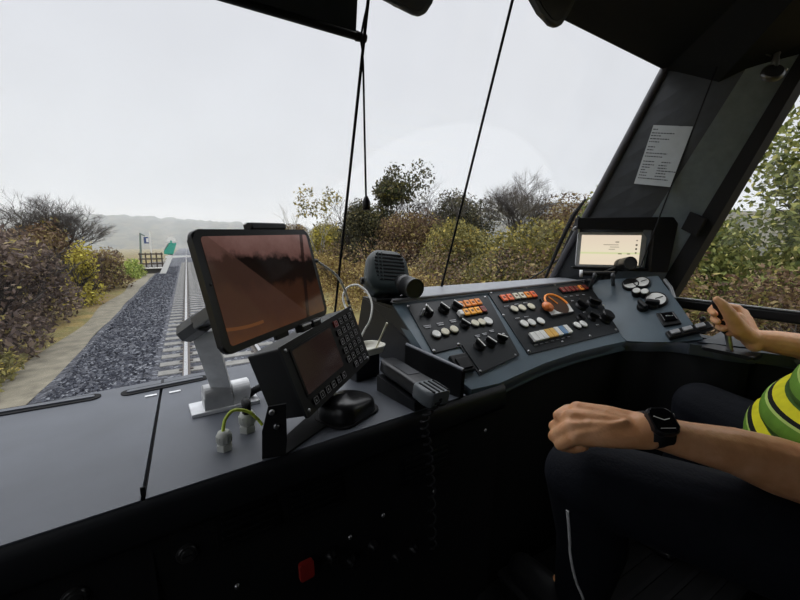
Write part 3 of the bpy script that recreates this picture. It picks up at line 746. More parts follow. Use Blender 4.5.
# ================================================================== HANDSET IN ITS CRADLE
hA, hB = onZ(388, 358, -.262), onZ(441, 391, -.283)
hz = V(.10, -.05, 1).normalized()
hl = hB - hA
HF = Frame((hA + hB) / 2, hl, hz.cross(hl)); HL = hl.length
hs = thing('phone_handset', 'dark grey telephone handset with a pale slotted mouthpiece lying in its cradle', 'handset', HF)
mb = MB()
def hsec(u, w, h): return [HF.p(u, x, y) for x, y in rrect_pts(w, h, min(w, h) * .25, (0, -h / 2), 3)]
rows = [hsec(-HL / 2, .036, .022), hsec(-HL / 2 + .006, .046, .028), hsec(-HL * .3, .050, .030), hsec(0, .050, .030), hsec(HL * .22, .054, .030)]
for r in rows: r.append(r[0])
mb.grid(rows); mb.add(rows[0][:-1], [list(range(len(rows[0]) - 1))])
mb.build('grip', mat('handset_dark_grey', (.011, .012, .014), .38, bump=.05), hs)
rows = [hsec(HL * .22, .054, .030), hsec(HL * .24, .060, .032), hsec(HL * .42, .060, .034), hsec(HL * .5, .052, .034), hsec(HL * .52, .040, .026)]
for r in rows: r.append(r[0])
mb = MB(); mb.grid(rows); mb.add(rows[-1][:-1], [list(range(len(rows[0]) - 1))[::-1]])
mp = mb.build('mouthpiece', mat('mouthpiece_grey', (.11, .125, .135), .4, bump=.05), hs)
mb = MB()
for k in range(4): mb.box(HF, (.046, .0042, .003), (HL * .38, -.018 + .012 * k, .0003), .001)
mb.build('sound_slots', matte_m, mp)
mb = MB(); mb.box(HF, (HL * .30, .030, .001), (-HL * .12, 0, .0005)); mb.build('grip_plate', mat('grip_plate', (.035, .037, .042), .3), hs)
cr = thing('handset_cradle', 'black cradle with a tall side fin holding the telephone handset', 'cradle', V(HF.o.x, HF.o.y, ZD))
fa, fb = onZ(405, 345, -.250), onZ(462, 371, -.268)
low = [V(fa.x, fa.y, ZD), V(fb.x + .0, fb.y, ZD)]
mb = MB(); mb.slab([fa, fb, V(fb.x, fb.y + .004, ZD), V(fa.x, fa.y, ZD)], V(.009, .0, 0)); mb.build('side_fin', black_m, cr)
mb = MB(); mb.tube([fa + V(.0045, 0, .001), fb + V(.0045, 0, .001)], .0045, 8); mb.build('fin_edge', mat('fin_edge_grey', (.12, .13, .15), .3), cr)
cs = [HF.p(-HL * .46, -.030, -.034), HF.p(HL * .30, -.030, -.036), HF.p(HL * .30, .030, -.036), HF.p(-HL * .46, .030, -.034)]
mb = MB(); vs = [p for p in cs] + [V(p.x, p.y, ZD) for p in cs]
mb.add(vs, [(0, 1, 2, 3), (7, 6, 5, 4), (0, 4, 5, 1), (1, 5, 6, 2), (2, 6, 7, 3), (3, 7, 4, 0)]); mb.build('cradle_block', dark_m, cr)
# curly cord
c0 = HF.p(HL * .525, 0, -.014); cpts = [c0, dep(448, 408, .70), V(.372, fe(.37) - .035, -.40), V(.385, fe(.38) - .03, -.50), V(.39, fe(.39) - .03, -.62)]
cpts[1] = V(.366, fe(.366) - .03, -.335)
sp_ = spline(cpts, 30); coil = []
x, y, _ = basis(V(0, 0, -1))
for i, p in enumerate(sp_):
    k = min(1, i / 12); a = i * .85
    coil.append(p + (x * math.cos(a) + y * math.sin(a)) * .0072 * k)
tag(MB().tube(spline(coil, 2), .0022, 6).build('curly_cord', rubber_m), 'black curly cord hanging from the handset over the desk edge', 'cord')

# cream dish with a stick, between terminal and console
c = dep(371, 344, .93); c.z = -.262
dsh = thing('tray', 'small cream tray tucked between the keypad terminal and the console cheek', 'tray', V(c.x, c.y, -.262))
f = Frame(V(.352, .80, -.27), (1, .2, 0), (-.2, 1, 0))
mb = MB(); rows = []
for k, z in ((1, 0), (1.08, .016), (1.14, .018), (1.08, .012), (.98, .004), (.02, .003)):
    r = [f.p(x * k, y * k, z) for x, y in rrect_pts(.10, .06, .022, n=5)]; r.append(r[0]); rows.append(r)
mb.grid(rows); mb.add(rows[0][:-1], [list(range(len(rows[0]) - 1))[::-1]])
mb.build('bowl', mat('tray_cream', (.62, .61, .54), .5), dsh)
mb = MB(); mb.box(f, (.07, .045, ZD * -1 - .27 - .001), (0, 0, -(.33 - .27) / 2), .003); mb.build('stand', dark_m, dsh)
a, b = f.p(.030, -.012, .006), dep(387, 323, .86)
tag(MB().cyl(a, b, .0024, None, 8).build('stick', cream_m), 'cream coloured stick leaning out of the small tray', 'stick')
yp = f.p(-.012, -.012, .012)
tag(MB().ball(Frame(yp, (1, 0, 0), (0, 1, 0)), (.011, .009, .011), 12, 8).build('yellow_plug', mat('pale_yellow', (.55, .58, .12), .5)), 'small yellow green plug lying in the cream tray', 'plug')

# ================================================================== LOUDSPEAKER AND ROUND LAMP ON THE CONSOLE LEDGE
SFo = dep(388, 271, 1.0)
SFz = (V(-.02, -.72, .42) + V(.02, 0, 0)).normalized()
SF = Frame(SFo, V(.96, -.16, -.10), V(-.12, .50, .85)); SF = Frame(SFo, SF.x, SF.y)
spk = thing('loudspeaker', 'dark green-grey desk loudspeaker with a slotted front behind the round lamp', 'loudspeaker', V(SFo.x, SFo.y, ledge_z))
mb = MB(); rows = []
for z, k in ((-.075, .55), (-.070, .72), (-.050, .90), (-.012, 1.0), (.000, .985), (.006, .92), (.0075, .6), (.0075, .02)):
    r = []
    for x, y in rrect_pts(.122, .126, .040, n=8):
        taper = 1 + .10 * (-y / .06) * -1
        r.append(SF.p(x * k * (1 - .10 * y / .06), y * k + (1 - k) * -.03 * (z < -.01), z))
    r.append(r[0]); rows.append(r)
mb.grid(rows[::-1]); mb.build('shell', mat('speaker_green_grey', (.022, .032, .033), .42, bump=.06), spk)
mb = MB()
for k in range(8):
    y = .046 - .0105 * k; w = .086 - .0012 * abs(k - 3) ** 2
    mb.box(SF, (w, .0052, .004), (0.004, y, .0068), .0012)
gr = mb.build('grille_slots', matte_m, spk)
mb = MB()
for k in range(2): mb.box(SF, (.003, .082, .0012), (-.018 + .020 * k * 0 - .010 * k, .010, .0088))
mb.build('grille_bar', mat('speaker_green_grey', (.022, .032, .033), .42), spk)
ft = SF.p(0, -.066, -.02)
mb = MB(); mb.cyl(V(ft.x, ft.y, ledge_z), SF.p(0, -.045, -.03), .020, .014, 16); mb.box(Frame(V(ft.x, ft.y, ledge_z), (1, -.2, 0), (.2, 1, 0)), (.075, .05, .008), (0, 0, .0045), .002); mb.build('foot', black_m, spk)
mb = MB(); mb.cyl(SF.p(-.058, -.02, -.03), SF.p(-.069, -.02, -.03), .010, .009, 14); mb.build('side_knob', black_m, spk)

la0, la1 = dep(415.5, 289, .945), dep(401, 283, 1.01)
def spot(a0, a1, r, base, label):
    d = a1 - a0; x, y, z = basis(d); f = Frame(a0, x, y, z); L = d.length
    t = thing('spot_lamp', label, 'lamp', base)
    mb = MB(); mb.lathe(f, [(r * .86, .004), (r * .98, 0), (r, .003), (r, L * .55), (r * .96, L * .56), (r * .96, L * .62), (r, L * .63), (r, L * .9), (r * .75, L)], 28); mb.build('lamp_head', mat('lamp_black', (.008, .0085, .009), .4), t)
    mb = MB(); mb.lathe(f, [(r * .84, .0042), (r * .2, .006)], 24); mb.build('lamp_face', matte_m, t)
    mid = f.p(0, 0, L * .7)
    mb = MB(); mb.tube(spline([V(base.x, base.y, base.z), (mid + base) / 2 + V(0, .008, 0), mid], 6), r * .28, 10); mb.lathe(Frame(base, (1, 0, 0), (0, 1, 0)), [(r * .8, 0), (r * .8, .006), (r * .4, .010)], 18); mb.build('stem', black_m, t)
    return t
spot(la0, la1, .0265, V(.515, .868, ledge_z), 'stubby black cylindrical lamp in front of the slotted loudspeaker')

# ================================================================== DISPLAY IN THE CORNER
DF = Frame(V(1.337, .800, -.0325), V(.728, -.684, -.01), V(.021, -.028, 1))
DW, DH = .2255, .1250
dsp = thing('display', 'pale lit flat display with a silver frame in the corner under the pillar', 'display', DF)
mb = MB(); mb.rrect(DF, DW, DH, .008, -.012, 0, .002); mb.build('bezel', mat('display_silver', (.42, .43, .45), .4), dsp)
def disp_mat():
    m = bpy.data.materials.new('display_glow'); m.use_nodes = True; nt = m.node_tree; b = nt.nodes['Principled BSDF']
    tc = nd(nt, 'ShaderNodeTexCoord'); sp = nd(nt, 'ShaderNodeSeparateXYZ'); nt.links.new(tc.outputs['Object'], sp.inputs[0])
    mr = nd(nt, 'ShaderNodeMapRange'); mr.inputs['From Min'].default_value = -.06; mr.inputs['From Max'].default_value = .06; nt.links.new(sp.outputs['Y'], mr.inputs['Value'])
    c = ramp(nt, mr.outputs[0], [(0, (.86, .73, .56)), (.36, (.87, .76, .58)), (.40, (.66, .72, .36)), (.44, (.86, .76, .58)), (1, (.82, .68, .54))])
    b.inputs['Base Color'].default_value = (.02, .02, .02, 1); b.inputs['Roughness'].default_value = .3
    nt.links.new(c, b.inputs['Emission Color']); b.inputs['Emission Strength'].default_value = .92
    return m
mb = MB(); mb.rrect(DF, DW - .030, DH - .018, .001, .0002, .0010, 0, (-.002, -.001)); scr = mb.build('screen', disp_mat(), dsp)
mk = mat('display_mark', (.28, .22, .16), .6)
mb = MB()
for (u, v, w_, h_) in ((.02, .028, .012, .003), (.0, .018, .05, .0016), (.012, .010, .03, .0016), (.004, .002, .02, .0016), (.032, -.014, .012, .003), (.060, -.014, .010, .003), (.083, .018, .006, .006), (.083, .004, .006, .006), (.083, -.010, .005, .005), (.083, .034, .005, .003)): mb.box(DF, (w_, h_, .0003), (u, v, .0012))
mb.build('screen_marks', mk, scr)
hd = [(-DW / 2 - .012, DH / 2 + .050), (DW / 2 + .080, DH / 2 + .052), (DW / 2 + .066, -DH / 2 - .012), (DW / 2 + .012, -DH / 2 - .012), (DW / 2 + .010, DH / 2 + .010), (-DW / 2 - .012, DH / 2 + .010)]
mb = MB(); mb.prism(DF, hd, -.020, .034, .002); mb.build('hood', matte_m, dsp)
mb = MB(); mb.prism(DF, [(-DW / 2 - .012, -DH / 2 - .001), (DW / 2 + .047, -DH / 2 - .003), (DW / 2 + .047, -DH / 2 - .013), (-DW / 2 - .012, -DH / 2 - .010)], -.020, .010, .003); mb.build('lower_tray', black_m, dsp)
mb = MB(); q = DF.p(0, -DH / 2 - .02, -.01); mb.cyl(V(q.x, q.y, -.18), q, .020, None, 14); mb.build('stand', black_m, dsp)
mb = MB(); q = DF.p(-DW / 2 - .006, DH / 2 + .012, .004); mb.tube(spline([q, q + V(-.008, -.004, .006), q + V(-.014, 0, .004), q + V(-.014, .006, -.004), q + V(-.004, .006, -.006)], 5), .003, 8); mb.box(Frame(q, DF.x, DF.y), (.006, .036, .004), (.006, .004, .003), .001); mb.build('hook', steel_m, dsp)
# black lamp head in front of the display, with the bracket below it
l0, l1 = dep(627, 262, 1.30), dep(618, 266, 1.37)
ld = (l0 - l1)
spot(dep(631, 263, 1.275), dep(619, 265.5, 1.345), .023, V(1.29, .835, -.146), 'stubby black cylindrical lamp in front of the pale display')
ra, rb = dep(582, 273.5, 1.315), dep(615, 273.5, 1.275)
rl = thing('grab_rail', 'short dark rail on two hooked feet at the top of the facet', 'rail', (ra + rb) / 2)
mb = MB(); mb.cyl(ra, rb, .008, None, 14); mb.build('rail', black_m, rl)
x, y, z = basis(rb - ra)
mb = MB(); mb.lathe(Frame(ra - z * .004, x, y, z), [(.006, -.004), (.013, -.004), (.013, .006), (.006, .006)], 18); mb.build('end_ring', alu_m, rl)
for t, q in ((.38, gp(591, 288)), (.93, gp(613, 285))):
    a = ra.lerp(rb, t); mb = MB(); mb.tube(spline([a, a - GF.y * .016, q + GN * .012, q - GN * .002], 5), .0068, 8); mb.build('hooked_foot', mat('hook_grey', (.05, .055, .06), .4), rl)
# dark fitting and light strip on the edge of the facet next to the window
q0, q1 = gp(661, 283), gp(671, 301)
tag(MB().tube([q0 + V(.02, 0, .01), q0.lerp(q1, .5) + V(.028, 0, .012), q1 + V(.02, 0, .006)], .006, 8).build('edge_handle', mat('edge_handle_grey', (.20, .21, .22), .35)), 'slim grey grip on the window side of the facet', 'handle')

# ================================================================== UP AT THE GLASS: BLINDS, CORDS, VISORS
cord_m = mat('cord_black', (.006, .006, .007), .7, spec=.2)
bl = thing('roller_blind', 'dark roller blind pulled partly down over the left part of the windscreen', 'blind', V(-.2, .76, .41))
mb = MB(); mb.slab([V(-.9, .757, .415), V(.330, .757, .415), V(.330, .700, .73), V(-.9, .700, .73)], (0, .004, 0)); mb.build('blind_fabric', mat('blind_dark_blue', (.014, .018, .026), .8), bl)
mb = MB(); mb.cyl(V(-.9, .758, .412), V(.338, .758, .408), .0075, None, 12); mb.build('bottom_bar', black_m, bl)
mb = MB(); mb.cyl(V(.330, .758, .4085), V(.352, .757, .408), .0095, .0075, 12); mb.build('end_knob', black_m, bl)
mb = MB(); mb.cyl(V(-.9, .70, .735), V(.34, .70, .735), .022, None, 16); mb.build('roll', black_m, bl)
def gcord(a, b, r, label): tag(MB().tube([Vector(a), Vector(b)], r, 8).build('guide_cord', cord_m), label, 'cord', 'blind guide cords')
gcord(onY(335, 312, .992), onY(371, -26, .70), .0035, 'taut black guide cord running down the glass beside the hanging toggle')
gcord(onY(440, 293, .992), onY(520, -30, .70), .0035, 'taut black guide cord ending on the ledge beside the round lamp')
pa = onY(367, 12, .74); pts = [onY(369, -25, .72), onY(368, 0, .735), onY(363, 25, .75), onY(361, 40, .752), onY(363, 60, .755), onY(364.5, 130, .757), onY(366, 196, .76)]
pcd = thing('pull_cord', 'thin black pull cord with a small black toggle hanging before the windscreen', 'cord', pts[-1])
mb = MB(); mb.tube(spline(pts, 5), .0022, 6); mb.build('cord', cord_m, pcd)
t0 = onY(366.3, 196, .76); f = Frame(t0, (1, 0, 0), (0, 1, 0))
mb = MB(); mb.lathe(f, [(.0068, -.030), (.0085, -.029), (.0085, -.012), (.0050, -.004), (.0030, 0)], 14); mb.build('toggle', black_m, pcd)
mb = MB(); mb.tube([onP(728, 38, Mp(.4) + V(-.03, -.03, 0), V(-.7, -.7, .2)), onP(640, 268, Mp(.4) + V(-.03, -.03, 0), V(-.7, -.7, .2))], .0022, 6)
cc = mb.build('guide_cord', cord_m); tag(cc, 'slanting black guide cord running in front of the pillar and its notice', 'cord', 'blind guide cords')
# two rounded visors hanging at the top edge
def visor(pts_px, d, th, label):
    P = [dep(x, y, d) for x, y in pts_px]; c = sum(P, V(0, 0, 0)) / len(P)
    o = thing('sun_visor', label, 'visor', c); N_ = V(-.1, -.95, -.3).normalized()
    fr = Frame(c, (1, 0, 0), N_.cross(V(1, 0, 0)), N_)
    P = [onP(x, y, c, N_) for x, y in pts_px]; q = [((p - c).dot(fr.x), (p - c).dot(fr.y)) for p in P]
    mb = MB(); mb.prism(fr, q, -th / 2, th / 2, .006, False, 3); mb.build('visor_plate', mat('visor_dark', (.010, .014, .018), .4), o)
    q2 = [(a * .82, b * .82) for a, b in q]
    mb = MB(); mb.prism(fr, q2, th / 2, th / 2 + .002, .0008); mb.build('visor_pad', dark_m, o)
    top = max(P, key=lambda p: p.z)
    mb = MB(); mb.cyl(c + V(0, 0, .02), V(c.x, c.y - .02, ZC - .02), .006, None, 10); mb.build('visor_arm', black_m, o)
visor([(372, -4), (395, 6), (413, 15), (420, 16.5), (427, 13), (432, 4), (442, -20), (410, -70), (340, -60)], .84, .018, 'rounded dark visor tip hanging between the two taut cords')
visor([(525, -6), (538, 14), (549, 26), (556, 28), (562, 25), (569, 13), (582, -14), (592, -40), (560, -70), (500, -50)], .86, .018, 'rounded dark visor tip hanging at the corner of the header box')

# notice on the pillar, fitting at its top, small box at the window edge
def pil(px, py):
    # facet between windscreen edge and the pillar ridge, as a plane through three of its points
    A, B, C = Wp(.1), Wp(.45), Mp(.3); n = (B - A).cross(C - A).normalized()
    if n.dot(V(-1, -1, 0)) < 0: n = -n
    return onP(px, py, A + n * .006, n), n
NQ = [pil(*p) for p in ((653.5, 125), (693, 126.5), (670, 187), (634, 183.5))]
NP = [q[0] for q in NQ]; nn = NQ[0][1]
nf = Frame(sum(NP, V(0, 0, 0)) / 4, NP[1] - NP[0], NP[0] - NP[3]); nf = Frame(nf.o, nf.x, nf.y, nn)
no = thing('notice', 'pale printed sheet with lines of small text stuck to the pillar', 'notice', nf)
mb = MB(); mb.slab(NP, nn * -.0012); mb.build('sheet', mat('paper_grey', (.42, .45, .47), .6, var=.05), no)
ink = mat('ink', (.03, .033, .036), .7)
mb = MB()
def npt(s, t): return NP[0].lerp(NP[1], s).lerp(NP[3].lerp(NP[2], s), t) + nn * .0005
def stroke(s0, s1, t):
    a = s0
    while a < s1:
        b = min(s1, a + random.uniform(.03, .085)); h = .016
        mb.add([npt(a, t), npt(b, t), npt(b, t + h), npt(a, t + h)], [(0, 1, 2, 3)] if (npt(b, t) - npt(a, t)).cross(npt(a, t + h) - npt(a, t)).dot(nn) > 0 else [(3, 2, 1, 0)]); a = b + .014
for s0, s1, t in ((.03, .16, .06), (.03, .62, .12), (.03, .30, .165), (.03, .55, .215), (.03, .32, .265), (.05, .25, .35), (.05, .22, .40), (.05, .62, .455), (.05, .52, .51), (.05, .36, .595), (.06, .38, .65), (.06, .28, .695), (.06, .18, .74), (.06, .26, .785), (.06, .26, .835), (.06, .88, .885), (.55, .80, .595), (.50, .72, .65), (.50, .74, .695), (.50, 1.0, .74), (.50, .76, .785), (.50, .80, .835)): stroke(s0, s1, t)
mb.build('text_lines', ink, no)

pm = Mp(.46).lerp(Sp(.46), .35)
hk_c = dep(777, 70, (dep(777, 70, 1) * (1.40 / ray(777, 70).x)).dot(CF))
hf = Frame(hk_c, V(.6, -.7, .1), V(.2, .4, .9))
hk = thing('coat_hook', 'small metal hook on a round foot at the top of the pillar', 'hook', hf)
nrm = hf.z if hf.z.dot(hk_c) < 0 else -hf.z
mb = MB(); mb.lathe(Frame(hk_c - V(-.01, -.01, 0), hf.x, hf.y), [(.026, -.006), (.026, .002), (.020, .006)], 22); mb.build('foot', mat('hook_dark_metal', (.10, .10, .10), .3, metal=.7), hk)
mb = MB(); mb.tube(spline([dep(775, 68, 1.0), dep(776, 58, 1.0), dep(779, 48, 1.0)], 6), [.0085] * 6 + [.007] * 7, 10); mb.build('peg', mat('peg_metal', (.20, .20, .20), .35, metal=.6), hk)
for p in ((769, 72), (786, 69.5)):
    mb = MB(); mb.ball(Frame(dep(p[0], p[1], 1.0), hf.x, hf.y), .0045, 10, 6); mb.build('screw', steel_m, hk)
wpts = [dep(786, 12, 1.02), dep(781, 32, 1.01), dep(770, 39, 1.0), dep(764, 46, 1.0), dep(765, 53, 1.0), dep(771, 56, 1.0)]
tag(MB().tube(spline(wpts, 6), .0020, 6).build('thin_wire', mat('wire_grey', (.05, .05, .05), .4)), 'thin dark wire curling beside the metal hook on the pillar', 'wire')
bx = [onX(*p, 1.475) for p in ((693, 212), (708, 219), (698, 236), (684, 229))]
tag(MB().slab(bx, V(-.03, -.004, 0)).build('latch_box', matte_m), 'small black box on the window edge of the pillar', 'box')

# wiper outside the glass
wip = thing('windscreen_wiper', 'black wiper parked upright outside the glass beside the display', 'wiper', V(1.2, 1.0, -.2))
def og(px, py, off):   # a point just outside the windscreen
    d = ray(px, py); t = 1.2
    for _ in range(12): t = (ws(d.x * t, d.z * t) + off) / d.y
    return d * t
mb = MB(); mb.tube([og(554, 280, .05), og(566, 246, .055), og(579, 216, .05)], [.010, .008, .006], 8); mb.build('wiper_arm', black_m, wip)
mb = MB(); mb.tube([og(545, 279, .032), og(560, 243, .034), og(573, 216, .034), og(585.5, 199, .032)], [.005, .008, .009, .004], 8); mb.build('blade', rubber_m, wip)
mb = MB(); mb.cyl(og(554, 282, .03), og(554, 279, .075), .018, .014, 14); mb.build('pivot', black_m, wip)
mb = MB(); mb.tube(spline([og(518, 286, .05), og(533, 277, .06), og(547, 268, .06), og(560, 258, .055)], 6), .003, 6); mb.build('washer_hose', rubber_m, wip)

# ================================================================== THE DRIVER
def capsule(mb, p0, p1, r0, r1, n=16):
    p0, p1 = Vector(p0), Vector(p1); x, y, z = basis(p1 - p0); L = (p1 - p0).length; f = Frame(p0, x, y, z)
    prof = [(max(r0 * math.sin(a), 1e-4), -r0 * math.cos(a)) for a in np.linspace(0, math.pi / 2, 6)]
    prof += [(max(r1 * math.cos(a), 1e-4), L + r1 * math.sin(a)) for a in np.linspace(0, math.pi / 2, 6)]
    return mb.lathe(f, prof, n)
def chain(mb, pts, rs):
    for i in range(len(pts) - 1): capsule(mb, pts[i], pts[i + 1], rs[i], rs[i + 1])
def fused(mb, name, m, voxel, smooth, parent=None):
    """melt overlapping limbs into one continuous surface"""
    o = mb.build(name, m, parent)
    md = o.modifiers.new('fuse', 'REMESH'); md.mode = 'VOXEL'; md.voxel_size = voxel; md.use_smooth_shade = True
    if smooth: s = o.modifiers.new('soft', 'SMOOTH'); s.iterations = smooth; s.factor = .5
    dg = bpy.context.evaluated_depsgraph_get(); dg.update()
    me = bpy.data.meshes.new_from_object(o.evaluated_get(dg)); o.modifiers.clear()
    old = o.data; o.data = me; me.name = name; bpy.data.meshes.remove(old)
    if not me.materials: me.materials.append(m)
    return o
def skin():
    m = bpy.data.materials.new('skin'); m.use_nodes = True; nt = m.node_tree; b = nt.nodes['Principled BSDF']
    tc = nd(nt, 'ShaderNodeTexCoord')
    nz = nd(nt, 'ShaderNodeTexNoise'); nz.inputs['Scale'].default_value = 28; nz.inputs['Detail'].default_value = 5; nt.links.new(tc.outputs['Object'], nz.inputs['Vector'])
    c = ramp(nt, nz.outputs['Fac'], [(.3, (.62, .29, .125)), (.5, (.72, .36, .175)), (.7, (.80, .43, .23))]); nt.links.new(c, b.inputs['Base Color'])
    b.inputs['Roughness'].default_value = .45
    b.inputs['Subsurface Weight'].default_value = .12; b.inputs['Subsurface Radius'].default_value = (.012, .004, .002)
    n2 = nd(nt, 'ShaderNodeTexNoise'); n2.inputs['Scale'].default_value = 110; n2.inputs['Detail'].default_value = 6; nt.links.new(tc.outputs['Object'], n2.inputs['Vector'])
    bp = nd(nt, 'ShaderNodeBump'); bp.inputs['Strength'].default_value = .35; bp.inputs['Distance'].default_value = .003
    nt.links.new(n2.outputs['Fac'], bp.inputs['Height']); nt.links.new(bp.outputs['Normal'], b.inputs['Normal'])
    return m
skin_m = skin()
drv = thing('person', 'seated driver in a green and yellow striped shirt, far hand on the lever', 'person', V(1.03, .05, -.66))
mb = MB()
# trunk, neck and head
chain(mb, [V(1.03, .00, -.50), V(1.03, .09, -.38), V(1.03, .05, -.20), V(1.03, .01, -.04)], [.11, .115, .10, .075])
chain(mb, [V(.90, .02, -.055), V(1.16, .02, -.055)], [.052, .052])
chain(mb, [V(1.03, .02, .0), V(1.03, .04, .10)], [.058, .055])
HC = V(1.03, .07, .215)
mb.ball(Frame(HC, (1, 0, 0), (0, 1, 0)), (.075, .095, .105)); mb.ball(Frame(HC + V(0, .035, -.055), (1, 0, 0), (0, 1, 0)), (.056, .058, .060))
chain(mb, [HC + V(0, .092, .012), HC + V(0, .112, -.024)], [.010, .014])
mb.ball(Frame(HC + V(0, .092, -.055), (1, 0, 0), (0, 1, 0)), (.024, .008, .007)); mb.ball(Frame(HC + V(0, .090, -.067), (1, 0, 0), (0, 1, 0)), (.021, .008, .006))
for s in (-1, 1): mb.ball(Frame(HC + V(.077 * s, -.005, -.005), (1, 0, 0), (0, 1, 0)), (.010, .020, .032))
# left arm, fist resting on the thigh
Lw, Ls = dep(645, 429.5, .565), V(.86, .03, -.05)
Le = dep(828, 482, .575)
chain(mb, [Ls, Ls.lerp(Le, .5) + V(-.005, .0, 0), Le], [.058, .052, .046])
chain(mb, [Le, dep(775, 465, .575), dep(735, 451, .57), dep(690, 441, .567), Lw], [.046, .044, .0355, .0285, .0235])
mb.ball(Frame(Lw, Le - Lw, (0, 0, 1)), (.03, .026, .027))
K = [dep(577, 409, .607), dep(571, 417, .590), dep(570, 427.5, .576), dep(574, 437.5, .567)]      # knuckles, index to little finger
La = (dep(570, 423, .58) - Lw).normalized()
Lb = (-(dep(600, 420, 1)).normalized() * .8 + V(0, 0, .6)); Lb = (Lb - La * Lb.dot(La)).normalized()      # out of the back of the hand
for k, p in enumerate(K):
    w0 = Lw + (p - K[1]) * .35
    chain(mb, [w0, w0.lerp(p, .55) + Lb * .002, p], [.0185, .0165, (.0125, .0130, .0122, .0108)[k]])
    mb.ball(Frame(p + Lb * .003, La, Lb), .0112 - .0006 * k)
    sc = (1, 1.06, 1.0, .82)[k]
    pip = p + La * .016 * sc - Lb * .034 * sc; dip = pip - La * .026 * sc - Lb * .010 * sc; tip = dip - La * .016 * sc + Lb * .012 * sc
    chain(mb, [p, pip, dip, tip], [.0118, .0102, .0092, .0082])
chain(mb, [Lw.lerp(K[0], .25) + (K[0] - K[2]) * .18 - Lb * .010, dep(592, 412, .622), dep(568, 411, .622), dep(558.5, 415.5, .607)], [.016, .0145, .0115, .0092])
capsule(mb, Lw.lerp(K[3], .2), Lw.lerp(K[3], .8) - Lb * .008, .016, .014)
# raised tendons on the back of the hand
for k in range(4): mb.tube([Lw.lerp(K[k], .25) + Lb * .0165, Lw.lerp(K[k], .6) + Lb * .0165, K[k] + Lb * .011], .0042, 6)
mb.tube(spline([dep(628, 420, .553), dep(612, 424, .5545), dep(600, 425, .558), dep(588, 421, .566)], 5), .0030, 6)
# right arm, hand around the lever
Rs, Re, Rw = V(1.20, .03, -.05), V(1.375, .13, -.315), dep(752, 339, .945)
chain(mb, [Rs, Rs.lerp(Re, .5), Re], [.058, .050, .043]); chain(mb, [Re, dep(800, 346, .915), dep(775, 342, .93), Rw], [.043, .0315, .029, .0235])
RK = [dep(737, 309, .99), dep(743, 313, .985), dep(747, 319, .98), dep(749, 326, .97)]
RP = [(dep(717, 305, 1.0), dep(711.5, 310.5, .972), dep(714.5, 314, .945)), (dep(720, 313, 1.0), dep(714, 319, .97), dep(717.5, 322, .942)), (dep(725, 321, .995), dep(719.5, 326.5, .966), dep(723.5, 329, .942)), (dep(732, 328.5, .985), dep(726.5, 331.5, .962), dep(730, 334, .945))]
for k, p in enumerate(RK):
    chain(mb, [Rw + (p - RK[1]) * .4, p], [.019, .0125]); chain(mb, [p, *RP[k]], [.0122, .0102, .0094, .0080] if k < 3 else [.0108, .009, .0082, .0070])
chain(mb, [Rw + V(-.006, 0, .002), dep(739, 329, .928), dep(729, 313, .920), dep(722, 304, .920), dep(717, 299.5, .924)], [.0205, .0205, .0145, .0112, .0088])
capsule(mb, dep(742, 334, .94), dep(738, 318, .955), .018, .015)
# legs inside the trousers
Lh, Lk, Lan = V(.93, .01, -.53), dep(584, 476, .665), V(.72, .43, -.80)
Rh, Rk, Ran = V(1.13, .0, -.53), V(1.19, .42, -.45), V(1.17, .47, -.81)
for h_, k_, a_ in ((Lh, Lk, Lan), (Rh, Rk, Ran)):
    chain(mb, [h_, k_, a_], [.075, .050, .036]); chain(mb, [a_, a_ + V(-.012, .10, -.055)], [.034, .020])
body = fused(mb, 'body', skin_m, .0030, 3, drv)
for s in (-1, 1):
    mb = MB(); mb.ball(Frame(HC + V(.030 * s, .078, .010), (1, 0, 0), (0, 1, 0)), .0115, 12, 8); mb.build('eye', white_m, drv)
    mb = MB(); mb.tube([HC + V(.014 * s, .092, .030), HC + V(.030 * s, .090, .034), HC + V(.046 * s, .080, .029)], .0028, 6); mb.build('eyebrow', mat('hair_grey', (.10, .09, .08), .6), drv)
mb = MB(); mb.ball(Frame(HC + V(0, -.018, .018), (1, 0, 0), (0, 1, 0)), (.082, .092, .098), 24, 16)
fused(mb, 'hair', mat('hair_grey', (.10, .09, .08), .6, bump=.5, bscale=200), .006, 1, drv)
# shirt: stacked soft folds, each with its own coloured stripes and painted crease shade
sg = mat('shirt_green', (.15, .31, .035), .75, spec=.2, bump=.15, bscale=900); sl_ = mat('shirt_lime', (.50, .66, .16), .75, spec=.2); sk_ = mat('shirt_black', (.008, .009, .008), .8, spec=.2); sy_ = mat('shirt_yellow', (.78, .72, .02), .75, spec=.2)
sd_ = mat('shirt_crease_shade', (.055, .12, .022), .8, spec=.2, bump=.15, bscale=900)  # dark green paints the shade in the creases between folds
mb = MB(); mats = [sg, sl_, sk_, sy_, sd_]
def trunk_at(z):       # centre y, half width, half depth of the torso
    t = (z + .57) / .60
    cy = np.interp(t, [0, .2, .45, .7, 1], [.050, .090, .080, .045, .02]); a = np.interp(t, [0, .2, .6, .85, 1], [.180, .190, .185, .178, .09]); b = np.interp(t, [0, .2, .35, .5, .7, .9, 1], [.165, .198, .186, .154, .118, .100, .075]); return cy, a, b
cuts = [-.585, -.530, -.462, -.405, -.335, -.268, -.215, -.150, -.09, -.03, .03]; rows = []; mids = []
zr = np.arange(-.580, .028, .0022)
